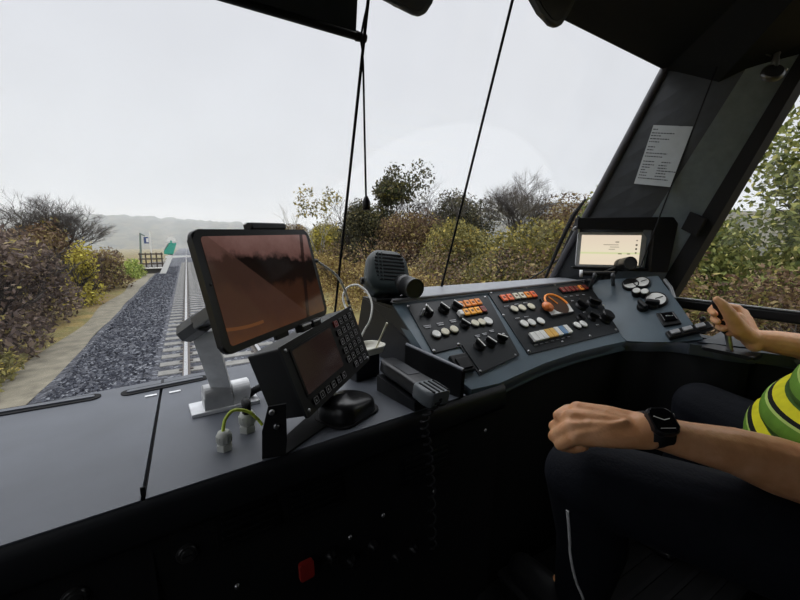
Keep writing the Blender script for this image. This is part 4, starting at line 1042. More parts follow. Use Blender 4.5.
for z in zr:
    j = max(i for i in range(len(cuts)) if cuts[i] <= z + 1e-6); t = (z - cuts[j]) / (cuts[min(j + 1, len(cuts) - 1)] - cuts[j] + 1e-9)
    bul = math.sqrt(max(math.sin(math.pi * min(t, 1)), 0)) * (.016 + .005 * math.sin(j * 2.1)) - .008
    cy, a, b = trunk_at(z); r = []
    for k in range(64):
        an = 2 * math.pi * k / 64; wob = .005 * math.sin(2 * an + j * 1.9) + .003 * math.sin(5 * an + j * 2.7); tilt = .022 * math.cos(an) + .004 * math.sin(an) + .006 * math.sin(3 * an + j)
        r.append(V(1.03 + (a + bul * .8 + wob) * math.cos(an), cy + (b + bul + wob) * math.sin(an), z + tilt))
    r.append(r[0]); rows.append(r); mids.append(4 if t < .18 else 0 if t < .56 else 1 if t < .64 else 2 if t < .74 else 3 if t < .94 else 4)
for i in range(len(rows) - 1): mb.m(mids[i]).grid([rows[i], rows[i + 1]])
# weld the strips
o = mb.build('shirt', mats, drv)
bm = bmesh.new(); bm.from_mesh(o.data); bmesh.ops.remove_doubles(bm, verts=bm.verts, dist=1e-5); bm.to_mesh(o.data); bm.free()
def stripe_mat():
    m = bpy.data.materials.new('shirt_stripes'); m.use_nodes = True; nt = m.node_tree; b = nt.nodes['Principled BSDF']
    tc = nd(nt, 'ShaderNodeTexCoord'); sp = nd(nt, 'ShaderNodeSeparateXYZ'); nt.links.new(tc.outputs['Object'], sp.inputs[0])
    mu = nd(nt, 'ShaderNodeMath', operation='MULTIPLY'); mu.inputs[1].default_value = 1 / .062; nt.links.new(sp.outputs['Z'], mu.inputs[0])
    fr_ = nd(nt, 'ShaderNodeMath', operation='FRACT'); nt.links.new(mu.outputs[0], fr_.inputs[0])
    c = ramp(nt, fr_.outputs[0], [(0, (.15, .31, .035)), (.50, (.50, .66, .16)), (.57, (.008, .009, .008)), (.68, (.78, .72, .02)), (.92, (.055, .12, .022))], 'CONSTANT')  # last stop is the painted crease shade, the others are stripes
    nt.links.new(c, b.inputs['Base Color']); b.inputs['Roughness'].default_value = .75; return m
mb = MB()
chain(mb, [V(.90, .02, -.06), V(1.16, .02, -.06)], [.074, .074]); chain(mb, [V(1.03, .02, -.22), V(1.03, .03, -.02)], [.115, .075])
mb.ball(Frame(V(1.03, .03, -.16), (1, 0, 0), (0, 1, 0)), (.182, .125, .13), 32, 20)
for a_, e_ in ((Ls, Le), (Rs, Re)): chain(mb, [a_ + V(0, 0, -.005), a_.lerp(e_, .30), a_.lerp(e_, .52)], [.072, .066, .064])
fused(mb, 'shirt_yoke', stripe_mat(), .006, 2, drv)
navy = mat('trousers_navy', (.0048, .0060, .0100), .8, spec=.2, bump=.25, bscale=160)
mb = MB()
chain(mb, [V(.93, .0, -.52), V(1.13, .0, -.52)], [.125, .125]); chain(mb, [V(1.03, .0, -.50), V(1.03, .04, -.48)], [.14, .15])
for h_, k_, a_ in ((Lh, Lk, Lan), (Rh, Rk, Ran)):
    chain(mb, [h_, h_.lerp(k_, .5) + V(0, 0, .006), k_], [.098, .084, .067]); chain(mb, [k_, k_.lerp(a_, .4) + V(.0, -.02, 0), a_ + V(0, 0, .01)], [.066, .064, .055])
tr = fused(mb, 'trousers', navy, .006, 3, drv)
pp = [dep(569, 508, .640), dep(570.5, 522, .655), dep(573, 545, .685), dep(578, 570, .72), dep(586, 604, .765)]
def snap(p):
    ok, loc, nrm, _ = tr.closest_point_on_mesh(BASE[drv.name].inverted() @ p); return BASE[drv.name] @ (loc + nrm * .001)
pp = [snap(p) for p in spline(pp, 4)]
mb = MB(); mb.tube(pp, .0028, 6); mb.build('piping', mat('reflective_white', (.70, .70, .70), .4, emit=None), tr, 'thin white piping down the trouser leg')
for a_, l_ in ((Lan, -.02), (Ran, 0)):
    mb = MB(); c = a_ + V(l_, .045, -.045)
    chain(mb, [a_ + V(0, 0, -.01), c + V(0, -.03, -.0), c + V(0, .10, -.005)], [.048, .046, .038]); mb.box(Frame(c + V(0, .03, -.045), (1, 0, 0), (0, 1, 0)), (.085, .25, .022), (0, 0, 0), .008)
    fused(mb, 'shoe', mat('shoe_black', (.01, .01, .011), .4), .005, 2, drv)
# watch on the wrist
wc = dep(652.5, 429.5, .565); wa = (dep(700, 429, .567) - dep(600, 430, .565)).normalized()
wn = (-ray(652, 429).normalized() * .85 + V(0, 0, .45)); wn = (wn - wa * wn.dot(wa)).normalized()
WF = Frame(wc + wn * .0215, wa, wn.cross(wa), wn)
wt_ = thing('wristwatch', "black square faced wristwatch strapped on the driver's nearer wrist", 'watch', WF)
mb = MB(); mb.rrect(WF, .038, .041, .010, 0, .0110, .0033); mb.build('case', mat('watch_case', (.03, .03, .033), .3, metal=.5), wt_)
mb = MB(); mb.rrect(WF, .0325, .0355, .0075, .0108, .0119, .0005); wf = mb.build('face', gloss_m, wt_)
mb = MB(); c_ = WF.p(0, 0, .0122)
def hand(dx, dy): mb.tube([c_, WF.p(dx, dy, .0122)], .0006, 5)
hand(-.013, .006); hand(.009, .002); mb.box(WF, (.022, .0006, .0003), (0, -.0125, .0121))
mb.build('watch_hands', mat('watch_hand_white', (.4, .4, .38), .5, emit=(.5, .5, .48), estr=.15), wf)
mb = MB(); rows = []
for sgn_ in (-1, 1):
    r = []
    for k in range(25):
        an = 2 * math.pi * k / 24; r.append(wc + wn * .0275 * math.sin(an) + WF.y * .0275 * math.cos(an) + wa * .0165 * sgn_)
    rows.append(r)
rows = [[p + (p - wc - wa * s * .0165).normalized() * -.003 for p in r] for r, s in zip(rows, (-1, 1))][:1] + rows + [[p + (p - wc - wa * s * .0165).normalized() * -.003 for p in r] for r, s in zip(rows, (-1, 1))][1:]
mb.grid(rows); mb.build('strap', rubber_m, wt_)
mb = MB(); mb.cyl(WF.p(.0185, .009, .006), WF.p(.0215, .009, .006), .0038, None, 12); mb.build('crown', steel_m, wt_)
# control lever in the far hand
lb_ = V(1.22, .43, SZ); lt_ = dep(717.5, 302, .957); lm = dep(727, 330, .957)
q_ = onZ(733, 348, SZ); lb_ = V(lm.x + .01, lm.y - .01, SZ)
lev = thing('control_lever', "black control lever on the side shelf, gripped by the driver's far hand", 'lever', lb_)
mb = MB(); mb.rrect(Frame(lb_, (1, 0, 0), (0, 1, 0)), .06, .11, .01, .001, .010, .003); mb.build('gate_plate', black_m, lev)
mb = MB(); mb.tube([lb_ + V(0, 0, .006), lm, lm.lerp(lt_, .3)], .007, 10); mb.build('shaft', steel_m, lev)
mb = MB(); capsule(mb, lm, lt_, .0125, .0125); mb.build('grip', black_m, lev)

# seat and footrest
seat_m = mat('seat_black_fabric', (.010, .010, .011), .9, spec=.2, bump=.2, bscale=500)
st = thing('driver_chair', 'black upholstered driver seat carrying the driver', 'seat', V(1.04, -.08, ZF))
f = Frame(V(1.04, -.06, -.705), (1, 0, 0), (0, 1, 0))
mb = MB(); mb.box(f, (.46, .46, .10), (0, 0, 0), .035, 4); mb.build('cushion', seat_m, st)
fb_ = Frame(V(1.04, -.24, -.36), (1, 0, 0), (0, -.22, 1)); mb = MB(); mb.box(fb_, (.46, .72, .09), (0, 0, .0), .035, 4); mb.build('backrest', seat_m, st)
mb = MB(); mb.box(Frame(V(1.03, -.31, .18), (1, 0, 0), (0, -.2, 1)), (.26, .17, .08), (0, 0, 0), .03, 4); mb.build('headrest', seat_m, st)
mb = MB(); mb.box(WORLD, (.36, .36, .04), (1.04, -.06, -.775), .01); mb.cyl(V(1.04, -.06, ZF + .02), V(1.04, -.06, -.79), .07, .06, 20); mb.box(WORLD, (.42, .42, .03), (1.04, -.06, ZF + .016), .01); mb.build('pedestal', black_m, st)
fz = min(Lan.z, Ran.z) - .10
fo = thing('footrest', 'low black footrest under the desk below the driver', 'footrest', V(1.0, .46, ZF))
mb = MB(); mb.box(WORLD, (.78, .36, fz - ZF - .001), (.97, .455, (fz + ZF) / 2), .01); mb.build('platform', fascia_m, fo)
mb = MB()
for k in range(6): mb.box(WORLD, (.74, .012, .004), (.97, .32 + .05 * k, fz + .0005), .001)
mb.build('tread_strips', rubber_m, fo)

# ================================================================== OUTSIDE
ZG = -2.78
def ground_mat():
    m = bpy.data.materials.new('autumn_ground'); m.use_nodes = True; nt = m.node_tree; b = nt.nodes['Principled BSDF']
    tc = nd(nt, 'ShaderNodeTexCoord')
    n1 = nd(nt, 'ShaderNodeTexNoise'); n1.inputs['Scale'].default_value = .35; n1.inputs['Detail'].default_value = 8; n1.inputs['Roughness'].default_value = .7; nt.links.new(tc.outputs['Object'], n1.inputs['Vector'])
    c = ramp(nt, n1.outputs['Fac'], [(.30, (.060, .042, .022)), (.42, (.17, .11, .04)), (.52, (.13, .115, .035)), (.62, (.24, .17, .055)), (.75, (.10, .09, .03))])
    nt.links.new(c, b.inputs['Base Color']); b.inputs['Roughness'].default_value = .95
    n2 = nd(nt, 'ShaderNodeTexNoise'); n2.inputs['Scale'].default_value = 6; n2.inputs['Detail'].default_value = 6; nt.links.new(tc.outputs['Object'], n2.inputs['Vector'])
    bp = nd(nt, 'ShaderNodeBump'); bp.inputs['Strength'].default_value = .8; bp.inputs['Distance'].default_value = .15; nt.links.new(n2.outputs['Fac'], bp.inputs['Height']); nt.links.new(bp.outputs['Normal'], b.inputs['Normal'])
    return m
mb = MB(); mb.grid([[V(x, y, ZG) for x in np.linspace(-220, 320, 10)] for y in np.linspace(-120, 420, 10)]); struct(mb.build('ground', ground_mat()))
def bed_mat(name, stops, sc, bump):
    m = bpy.data.materials.new(name); m.use_nodes = True; nt = m.node_tree; b = nt.nodes['Principled BSDF']
    tc = nd(nt, 'ShaderNodeTexCoord'); v = nd(nt, 'ShaderNodeTexVoronoi'); v.inputs['Scale'].default_value = sc; nt.links.new(tc.outputs['Object'], v.inputs['Vector'])
    sp = nd(nt, 'ShaderNodeSeparateXYZ'); nt.links.new(v.outputs['Color'], sp.inputs[0]); c = ramp(nt, sp.outputs[0], stops); nt.links.new(c, b.inputs['Base Color']); b.inputs['Roughness'].default_value = .85
    bp = nd(nt, 'ShaderNodeBump'); bp.inputs['Strength'].default_value = bump; bp.inputs['Distance'].default_value = .05; nt.links.new(v.outputs['Distance'], bp.inputs['Height']); bp.invert = True; nt.links.new(bp.outputs['Normal'], b.inputs['Normal'])
    return m
st_stops = [(0, (.014, .015, .021)), (.5, (.036, .039, .051)), (.85, (.075, .079, .095)), (1, (.19, .20, .22))]
TC = .52      # middle of the track
mb = MB(); prof = [(-2.60, ZG), (-2.15, -2.66), (-.9, -2.60), (TC, -2.60), (TC + 1.5, -2.60), (TC + 2.4, -2.66), (TC + 2.9, ZG)]
mb.grid([[V(x, y, z + .004) for x, z in prof] for y in np.linspace(2, 300, 60)])
bed = mb.build('ballast', bed_mat('ballast_stones', st_stops, 14, 1.0)); struct(bed, 'dark blue-grey stone ballast bed of the track')
mb = MB()
n = 9000
xs_ = RNG.uniform(-2.35, -.80, n); ys_ = 4.5 + 40 * RNG.uniform(0, 1, n) ** 1.8
for x, y in zip(xs_, ys_):
    r = random.uniform(.018, .045); q = [V(random.uniform(-1, 1), random.uniform(-1, 1), random.uniform(-1, 1)) * .35 for _ in range(6)]
    z = np.interp(x, [-2.6, -2.15, -.9], [ZG, -2.66, -2.6]) + .012
    P_ = [V(x, y, z) + (V(*d) + e) * r for d, e in zip(((1, 0, 0), (0, 1, 0), (-1, 0, 0), (0, -1, 0), (0, 0, .8), (0, 0, -.8)), q)]
    mb.add(P_, [(0, 1, 4), (1, 2, 4), (2, 3, 4), (3, 0, 4), (1, 0, 5), (2, 1, 5), (3, 2, 5), (0, 3, 5)])
tag(mb.build('ballast_stones', island_mat('stone_mix', st_stops, .85, 0)), 'loose dark grey stones spread along the side of the track', 'gravel', None, 'stuff')
mb = MB(); mb.grid([[V(-2.55 - .05 * math.sin(y), y, ZG + .02), V(-3.3 - .12 * math.sin(y * .7), y, ZG + .012)] for y in np.linspace(4, 90, 120)])
struct(mb.build('path', mat('path_pale_dirt', (.15, .135, .10), .95, var=.3, scale=3, bump=.6, bscale=20)), 'pale dirt strip along the ballast')
# rails and sleepers
rust = mat('rail_brown', (.10, .085, .075), .7); shine = mat('rail_top_bright', (.62, .62, .63), .22, metal=1)
for sx, lab in ((-1, 'bright topped steel rail straight ahead, seen beside the tablet'), (1, 'second steel rail, on the tablet side of the track')):
    x = TC + sx * .72; r = thing('rail', lab, 'rail', V(x, 60, -2.58), 'track rails')
    mb = MB(); fr = Frame(V(x, 2, -2.575), (1, 0, 0), (0, 0, 1)); fr = Frame(V(x, 300, -2.575), (1, 0, 0), (0, 0, 1))
    mb.prism(fr, [(-.07, 0), (.07, 0), (.07, .012), (.012, .03), (.012, .11), (.036, .12), (.036, .15), (-.036, .15), (-.036, .12), (-.012, .11), (-.012, .03), (-.07, .012)], 0, 298); mb.build('rail_web', rust, r)
    mb = MB(); mb.box(Frame(V(x, 151, -2.425), (1, 0, 0), (0, 1, 0)), (.066, 298, .004), (0, 0, .001)); mb.build('rail_head', shine, r)
slm = mat('sleeper_concrete', (.155, .152, .142), .9, var=.25, scale=5, bump=.3, bscale=60); clip_m = mat('rail_clip_brown', (.06, .05, .045), .7)
Y0 = 4.2
sl = thing('sleeper', 'pale concrete sleeper in the row of sleepers carrying the rails', 'sleeper', V(TC, Y0, -2.64), 'concrete sleepers of the track')
mb = MB(); mb.box(Frame(V(TC, Y0, -2.62), (1, 0, 0), (0, 1, 0)), (2.42, .27, .09), (0, 0, 0), .015); mb.build('beam', slm, sl)
for x in (TC - .72, TC + .72):
    for s in (-1, 1):
        mb = MB(); mb.box(Frame(V(x + s * .095, Y0, -2.565), (1, 0, 0), (0, 1, 0)), (.06, .10, .025), (0, 0, 0), .006); mb.build('rail_clip', clip_m, sl)
for k in range(1, 80):
    c = sl.copy(); c.location.y = sl.location.y + .6 * k; COL.objects.link(c)
    for ch in list(sl.children):
        d = ch.copy(); d.parent = c; COL.objects.link(d)

# ---- shrubs and trees
def rot3(n):
    q = RNG.normal(size=(n, 4)); q /= np.linalg.norm(q, axis=1)[:, None]; w, x, y, z = q.T
    return np.stack([np.stack([1 - 2 * (y * y + z * z), 2 * (x * y - z * w), 2 * (x * z + y * w)], 1), np.stack([2 * (x * y + z * w), 1 - 2 * (x * x + z * z), 2 * (y * z - x * w)], 1)], 1)
def leaves(mb, blobs, n, size):
    """blobs: (centre, radii); leaves gather towards the outside of every clump"""
    wts = np.array([b[1][0] * b[1][1] + b[1][2] * b[1][0] for b in blobs]); wts = wts / wts.sum()
    for (c, r), w in zip(blobs, wts):
        k = max(8, int(n * w)); d = RNG.normal(size=(k, 3)); d /= np.linalg.norm(d, axis=1)[:, None]
        p = np.array(c) + d * np.array(r) * (RNG.uniform(.25, 1.12, k) ** .55)[:, None]
        A = rot3(k); s = RNG.uniform(.55, 1.3, k)[:, None] * size
        a, b = A[:, 0] * s, A[:, 1] * s * .55
        vs = np.stack([p - a, p - b * .9, p + a, p + b * .9], 1).reshape(-1, 3)
        mb.add(vs.tolist(), [(4 * i, 4 * i + 1, 4 * i + 2, 4 * i + 3) for i in range(k)])
def twig_tree(mb, base, H, spread, depth=5, r0=.09, seed=0, lean=(0, 0), nk=3, up=.55):
    rr = random.Random(seed)
    def grow(p, d, L, r, lv):
        q = p + d * L; pts = [p, p.lerp(q, .5) + Vector((rr.uniform(-1, 1), rr.uniform(-1, 1), 0)) * L * .06, q]
        mb.tube(pts, [r, r * .85, r * .68], 5 if lv < 2 else 3)
        if lv >= depth: return
        for _ in range(nk if lv else nk + 2):
            e = (d * .9 + Vector((rr.gauss(0, 1), rr.gauss(0, 1), rr.gauss(0, .5))) * spread + Vector((0, 0, up * .3))).normalized()
            grow(p.lerp(q, rr.uniform(.5, 1)), e, L * rr.uniform(.55, .8), r * .58, lv + 1)
    grow(Vector(base), Vector((lean[0], lean[1], 1)).normalized(), H * .34, r0, 0)
bark = mat('bark_brown', (.055, .045, .038), .95); pale = mat('bark_pale', (.42, .40, .36), .9, var=.3, scale=6); twigc = mat('twig_grey', (.075, .066, .06), .95)
LM = dict(
    brown=island_mat('leaf_brown', [(0, (0.068, 0.043, 0.032)), (.4, (0.142, 0.089, 0.057)), (.75, (0.216, 0.155, 0.081)), (1, (0.324, 0.270, 0.081))]),
    plum=island_mat('leaf_plum_brown', [(0, (0.061, 0.046, 0.041)), (.5, (0.128, 0.092, 0.078)), (.9, (0.216, 0.162, 0.121)), (1, (0.405, 0.338, 0.095))]),
    olive=island_mat('leaf_olive', [(0, (0.074, 0.068, 0.024)), (.45, (0.169, 0.155, 0.054)), (.8, (0.284, 0.250, 0.081)), (1, (0.459, 0.351, 0.081))]),
    green=island_mat('leaf_green', [(0, (0.068, 0.088, 0.027)), (.5, (0.182, 0.209, 0.061)), (.85, (0.338, 0.351, 0.115)), (1, (0.567, 0.513, 0.162))]),
    yellow=island_mat('leaf_yellow', [(0, (.16, .12, .02)), (.5, (.38, .32, .05)), (1, (.58, .52, .10))]),
    rust=island_mat('leaf_rust', [(0, (.10, .060, .028)), (.4, (.20, .130, .055)), (.75, (.31, .235, .085)), (1, (.46, .38, .12))]),
    dark=island_mat('leaf_dark', [(0, (0.022, 0.023, 0.016)), (.5, (0.057, 0.057, 0.032)), (.9, (0.115, 0.105, 0.047)), (1, (0.203, 0.162, 0.068))]),
    grass=island_mat('leaf_grass', [(0, (0.135, 0.189, 0.041)), (.5, (0.257, 0.324, 0.074)), (1, (0.459, 0.486, 0.135))]))
def shrub(name, x, y, w, d, h, lm, label, cat, n=3500, size=.13, seed=0, group=None, lift=0., twigs=2):
    rr = random.Random(seed); t = thing(name, label, cat, V(x, y, ZG), group)
    blobs = []
    for k in range(9):
        a = rr.uniform(0, 2 * math.pi); q = rr.uniform(.1, .62); zz = rr.uniform(.28, .78)
        s = rr.uniform(.30, .46)
        blobs.append(((x + math.cos(a) * q * w / 2, y + math.sin(a) * q * d / 2, ZG + lift + h * zz), (w * s * .6, d * s * .6, h * s * .55)))
    blobs.append(((x, y, ZG + lift + h * .42), (w * .36, d * .36, h * .42)))
    for k in range(5):
        a = 2 * math.pi * k / 5 + seed; blobs.append(((x + math.cos(a) * w * .34, y + math.sin(a) * d * .34, ZG + h * .17), (w * .20, d * .22, h * .19)))
    mb = MB(); leaves(mb, blobs, n, size); mb.build('foliage', LM[lm], t)
    mb = MB()
    for k in range(twigs + 1): twig_tree(mb, V(x + rr.uniform(-.2, .2) * w, y + rr.uniform(-.2, .2) * d, ZG - .02), h * .95, .42, 3, .035 + .008 * h, seed * 7 + k, (rr.uniform(-.2, .2), rr.uniform(-.2, .2)))
    mb.build('stems', bark, t)
    return t
def bare_tree(x, y, h, label, seed, spread=.5, m=twigc, depth=5, foliage=None, nk=3, r0=.10, nl=1200):
    t = thing('tree', label, 'tree', V(x, y, ZG)); mb = MB(); twig_tree(mb, V(x, y, ZG - .02), h, spread, depth, r0, seed, nk=nk); mb.build('branches', m, t)
    if foliage:
        rr = random.Random(seed + 5); mb = MB()
        leaves(mb, [((x + rr.uniform(-.18, .18) * h, y + rr.uniform(-.18, .18) * h, ZG + h * rr.uniform(.22, .95)), (h * .115, h * .115, h * .11)) for _ in range(16)], nl, .13); mb.build('foliage', LM[foliage], t)
    return t
# left of the track
shrub('shrub', -4.6, 12.2, 3.0, 5, 3.2, 'plum', 'plum brown bramble bush at the near end of the pale dirt strip', 'shrub', 9000, .075, 1)
shrub('shrub', -5.0, 17.0, 3.2, 5, 3.7, 'plum', 'tall plum brown thicket in front of the bare tree', 'shrub', 9000, .08, 2)
shrub('shrub', -5.6, 23.5, 3.4, 6, 4.0, 'brown', 'brown thicket behind the yellow leaved bush', 'shrub', 7000, .095, 3)
shrub('shrub', -4.05, 20.6, 1.5, 1.9, 3.0, 'yellow', 'bright yellow leaved bush among the brown thickets', 'shrub', 2200, .075, 4)
shrub('shrub', -4.3, 27.5, 2.6, 5, 2.4, 'brown', 'low brown bush between the yellow bush and the railing', 'shrub', 4600, .09, 5)
shrub('shrub', -7.4, 15.5, 3.6, 5, 4.4, 'brown', 'brown bush at the far side of the plum brown bramble', 'shrub', 7000, .09, 6)
shrub('shrub', -4.0, 9.4, 1.9, 3.4, 1.5, 'olive', 'low yellow green bush at the lower corner of the bramble', 'shrub', 5200, .065, 7)
shrub('shrub', -4.0, 35, 2.2, 5, 1.5, 'grass', 'low grassy green clump before the blue sign', 'shrub', 3200, .10, 8)
shrub('shrub', -9.5, 36, 5, 7, 4.6, 'brown', 'brown bushes far behind the bare tree', 'shrub', 4500, .14, 9)
bare_tree(-5.7, 24.2, 6.0, 'bare wide branching tree rising from the brown thicket', 21, .58, twigc, 6, None, 4, .085)
bare_tree(-7.9, 24.0, 6.2, 'smaller bare tree behind the plum brown thicket', 22, .6, twigc, 6)
# right of the track
spec = [  # x, y, w, d, h, leaf, label
 (8.4, 1.2, 3.0, 5.5, 2.7, 'brown', 'low brown bracken bank seen through the side window, nearest the driver'),
 (8.4, 5.2, 3.0, 5.0, 2.8, 'brown', 'low brown bracken bank by the corner pillar'),
 (12.0, 1.6, 4.4, 6.5, 6.9, 'green', 'tall yellow green bush above the brown bank in the side window'),
 (12.6, 6.6, 4.6, 6.5, 5.3, 'green', 'tall green bush next to the pillar in the side window'),
 (12.0, -3.6, 4.0, 5.5, 5.4, 'olive', 'olive bush at the rear of the side window'),
 (12.2, 11.5, 4.4, 5.6, 3.9, 'olive', 'olive bush behind the windscreen wiper'),
 (7.2, 8.0, 2.6, 4.0, 1.7, 'rust', 'low rust coloured bush above the panel with the dial'),
 (7.4, 11.8, 2.6, 4.4, 1.9, 'rust', 'low orange brown bush above the gap between the two control panels'),
 (7.6, 15.8, 2.8, 5.0, 2.0, 'rust', 'low yellow brown bush beside the second taut cord'),
 (12.6, 16.2, 4.6, 5.6, 4.5, 'olive', 'broad olive bush between wiper and second taut cord'),
 (12.0, 20.5, 4.2, 5.4, 5.4, 'brown', 'brown bush crossing behind the second taut cord'),
 (10.8, 22.8, 3.2, 4.0, 5.4, 'dark', 'dark bush in front of the highest dark tree'),
 (11.2, 27.0, 3.8, 5.0, 5.8, 'dark', 'dark dense bush behind the loudspeaker'),
 (9.6, 30.5, 2.6, 3.4, 4.6, 'yellow', 'yellow tinged bush beside the hanging toggle'),
 (7.4, 21.0, 2.8, 5.2, 2.2, 'rust', 'low brown bush behind the loudspeaker'),
 (7.2, 27.0, 2.8, 5.6, 2.6, 'olive', 'low olive bush behind the white cable loop'),
 (12.0, 35.5, 4.6, 6.5, 5.4, 'olive', 'olive bush behind the first taut cord'),
 (10.2, 42.0, 4.6, 7.0, 4.6, 'brown', 'brown bush right above the far corner of the tablet'),
 (9.4, 51.0, 4.6, 9.0, 4.3, 'olive', 'distant olive bush above the top edge of the tablet'),
 (8.6, 64.0, 5.0, 12.0, 4.4, 'brown', 'distant brown bush above the clamp of the tablet'),
 (18.0, 12.6, 5.5, 8.0, 5.4, 'brown', 'brown bushes standing behind the olive bush at the wiper'),
 (17.4, 21.5, 5.0, 7.5, 7.2, 'dark', 'dark bushes standing behind the second taut cord'),
]
for i, (x, y, w, d, h, lm, lab) in enumerate(spec): shrub('shrub', x, y, w, d, h, lm, lab, 'shrub', int((3600 + 900 * h * min(w, 4.5) * .62) * (2.3 if i < 5 else 1.3)), (.048 if i < 5 else .060) if h < 3 else .082 if i < 5 else .085 if y < 40 else .13, 40 + i)
mb = MB(); ub = []
for k in range(46):
    y = -6 + 1.75 * k; ub.append(((9.9 + 1.4 * math.sin(k * 1.7) - .01 * k, y, ZG + 1.0 + .35 * math.sin(k * 2.3)), (1.5, 1.5, 1.5 + .5 * math.sin(k * 1.1))))
for k in range(30): ub.append(((6.2 + .8 * math.sin(k * 2.1), 1 + 1.6 * k, ZG + .25), (1.0, 1.2, .42 + .2 * math.sin(k * 1.3))))
mb.m(0); leaves(mb, ub[:46], 46000, .075); mb.m(1); leaves(mb, ub[46:], 34000, .045)
tag(mb.build('undergrowth', [LM['brown'], LM['rust']]), 'tangled brown and rust coloured undergrowth along the window side of the track', 'undergrowth', None, 'stuff')
bare_tree(12.8, 24.5, 7.2, 'dark half bare tree standing highest between the two taut cords', 61, .36, bark, 5, 'dark', 3, .13, 7000)
bare_tree(14.6, 23.4, 8.0, 'spindly tree leaning close to the highest dark tree', 62, .34, bark, 5, 'dark', 3, .09, 1600)
bare_tree(16.4, 15.2, 7.6, 'bare round crowned tree between wiper and second taut cord', 63, .60, twigc, 6, None, 4)
bare_tree(14.6, 20.0, 8.0, 'small bare tree just behind the second taut cord', 64, .55, twigc, 6)
bare_tree(8.6, 27.2, 6.4, 'pale trunked birch beside the loudspeaker', 65, .30, pale, 4, 'olive', 2, .07, 900)
bare_tree(9.6, 39.0, 8.4, 'pale trunked birch by the edge of the tablet', 66, .32, pale, 5, None, 2, .09)
bare_tree(13.4, 33.0, 8.0, 'bare tree behind the hanging toggle', 67, .5, twigc, 6)

# small things by the halt ahead
hm = lambda px, py, y: onY(px, py, y)
Yh = 40.0
sgn_ = thing('station_sign', 'small blue sign board on a white post beside the distant halt', 'sign', hm(152, 258, Yh))
pb = hm(151.5, 258, Yh); pb.z = ZG
mb = MB(); mb.cyl(pb, hm(149.5, 232, Yh), .05, None, 10); mb.build('post', white_m, sgn_)
q0, q1 = hm(143.5, 237, Yh), hm(149, 243.5, Yh)
mb = MB(); mb.slab([V(q0.x, Yh - .06, q0.z), V(q1.x, Yh - .06, q0.z), V(q1.x, Yh - .06, q1.z), V(q0.x, Yh - .06, q1.z)], (0, .03, 0)); mb.build('board', mat('sign_blue', (.05, .08, .20), .5), sgn_)
mb = MB(); c = (q0 + q1) / 2; mb.box(Frame(V(c.x + .08, Yh - .065, c.z), (1, 0, 0), (0, 1, 0)), (.16, .01, .34)); mb.build('board_mark', white_m, sgn_)
pb2 = hm(140, 258, Yh + 1); pb2.z = ZG
mst = thing('lamp_post', 'grey green post standing next to the blue sign', 'post', pb2)
mb = MB(); mb.cyl(pb2, hm(140, 233, Yh + 1), .10, .07, 10); mb.cyl(hm(140, 233.5, Yh + 1), hm(145, 236, Yh + 1), .05, None, 8); mb.build('mast', mat('post_grey_green', (.16, .21, .19), .6), mst)
plf = thing('platform', 'low pale edged platform of the halt at the end of the railing', 'platform', hm(150, 262, Yh))
a, b = hm(138, 262, Yh - 2), hm(163, 262, Yh - 2)
mb = MB(); mb.box(Frame(V((a.x + b.x) / 2, Yh + 4, ZG + .22), (1, 0, 0), (0, 1, 0)), (b.x - a.x, 12, .44)); mb.build('slab', mat('platform_dark', (.07, .065, .06), .9), plf)
mb = MB(); mb.box(Frame(V((a.x + b.x) / 2, Yh - 1.9, ZG + .46), (1, 0, 0), (0, 1, 0)), (b.x - a.x, .5, .07)); mb.build('edge', mat('platform_edge_pale', (.55, .54, .50), .8), plf)
rlg = thing('railing', 'dark wooden railing on the low platform of the halt', 'railing', V(a.x, Yh - 1, ZG + .45))
mb = MB()
for k in range(3): mb.box(Frame(V((a.x + b.x) / 2, Yh - 1.2, ZG + .80 + .42 * k), (1, 0, 0), (0, 1, 0)), (b.x - a.x, .06, .12))
mb.build('rails', mat('rail_dark_wood', (.07, .055, .045), .9), rlg)
for k in range(5):
    x = a.x + .1 + (b.x - a.x - .2) * k / 4; mb = MB(); mb.box(Frame(V(x, Yh - 1.1, ZG + 1.1), (1, 0, 0), (0, 1, 0)), (.10, .10, 1.32)); mb.build('post', mat('rail_dark_wood', (.07, .055, .045), .9), rlg)
Yg = 35.0
gs = thing('signal_board', 'leaning green board with a white cap and white foot beside the track', 'sign', V(hm(167, 266, Yg).x, Yg, ZG))
def qd(pts, th=.10):
    P_ = [hm(x, y, Yg) for x, y in pts]; return MB().slab(P_, (0, th, 0))
qd([(159.5, 273.5), (166, 273.5), (174, 254), (169, 254)], .14).build('foot', white_m, gs)
qd([(164, 254), (173, 255.5), (176.5, 243), (168.5, 243), (164, 250)]).build('board', mat('board_green', (.035, .33, .24), .5), gs)
qd([(165.5, 241.5), (176.5, 241.5), (175, 238), (172, 236.5), (168.5, 237), (167, 239.5)], .14).build('cap', white_m, gs)
mb = MB(); mb.cyl(hm(171, 243, Yg) + V(0, .05, 0), hm(171, 240.5, Yg) + V(0, .05, 0), .08, None, 8); mb.build('neck', mat('board_green', (.035, .33, .24), .5), gs)
qd([(162.8, 251), (164, 251), (169, 244), (168, 243.5)], .12).build('edge_stripe', white_m, gs)
wb_ = onZ(184, 255.3, ZG + .5)
tag(MB().box(Frame(V(-1.3, wb_.y, ZG + .30), (1, 0, 0), (0, 1, 0)), (3.4, .3, .30)).build('crossing_board', white_m), 'thin white board lying across the far end of the track', 'board')
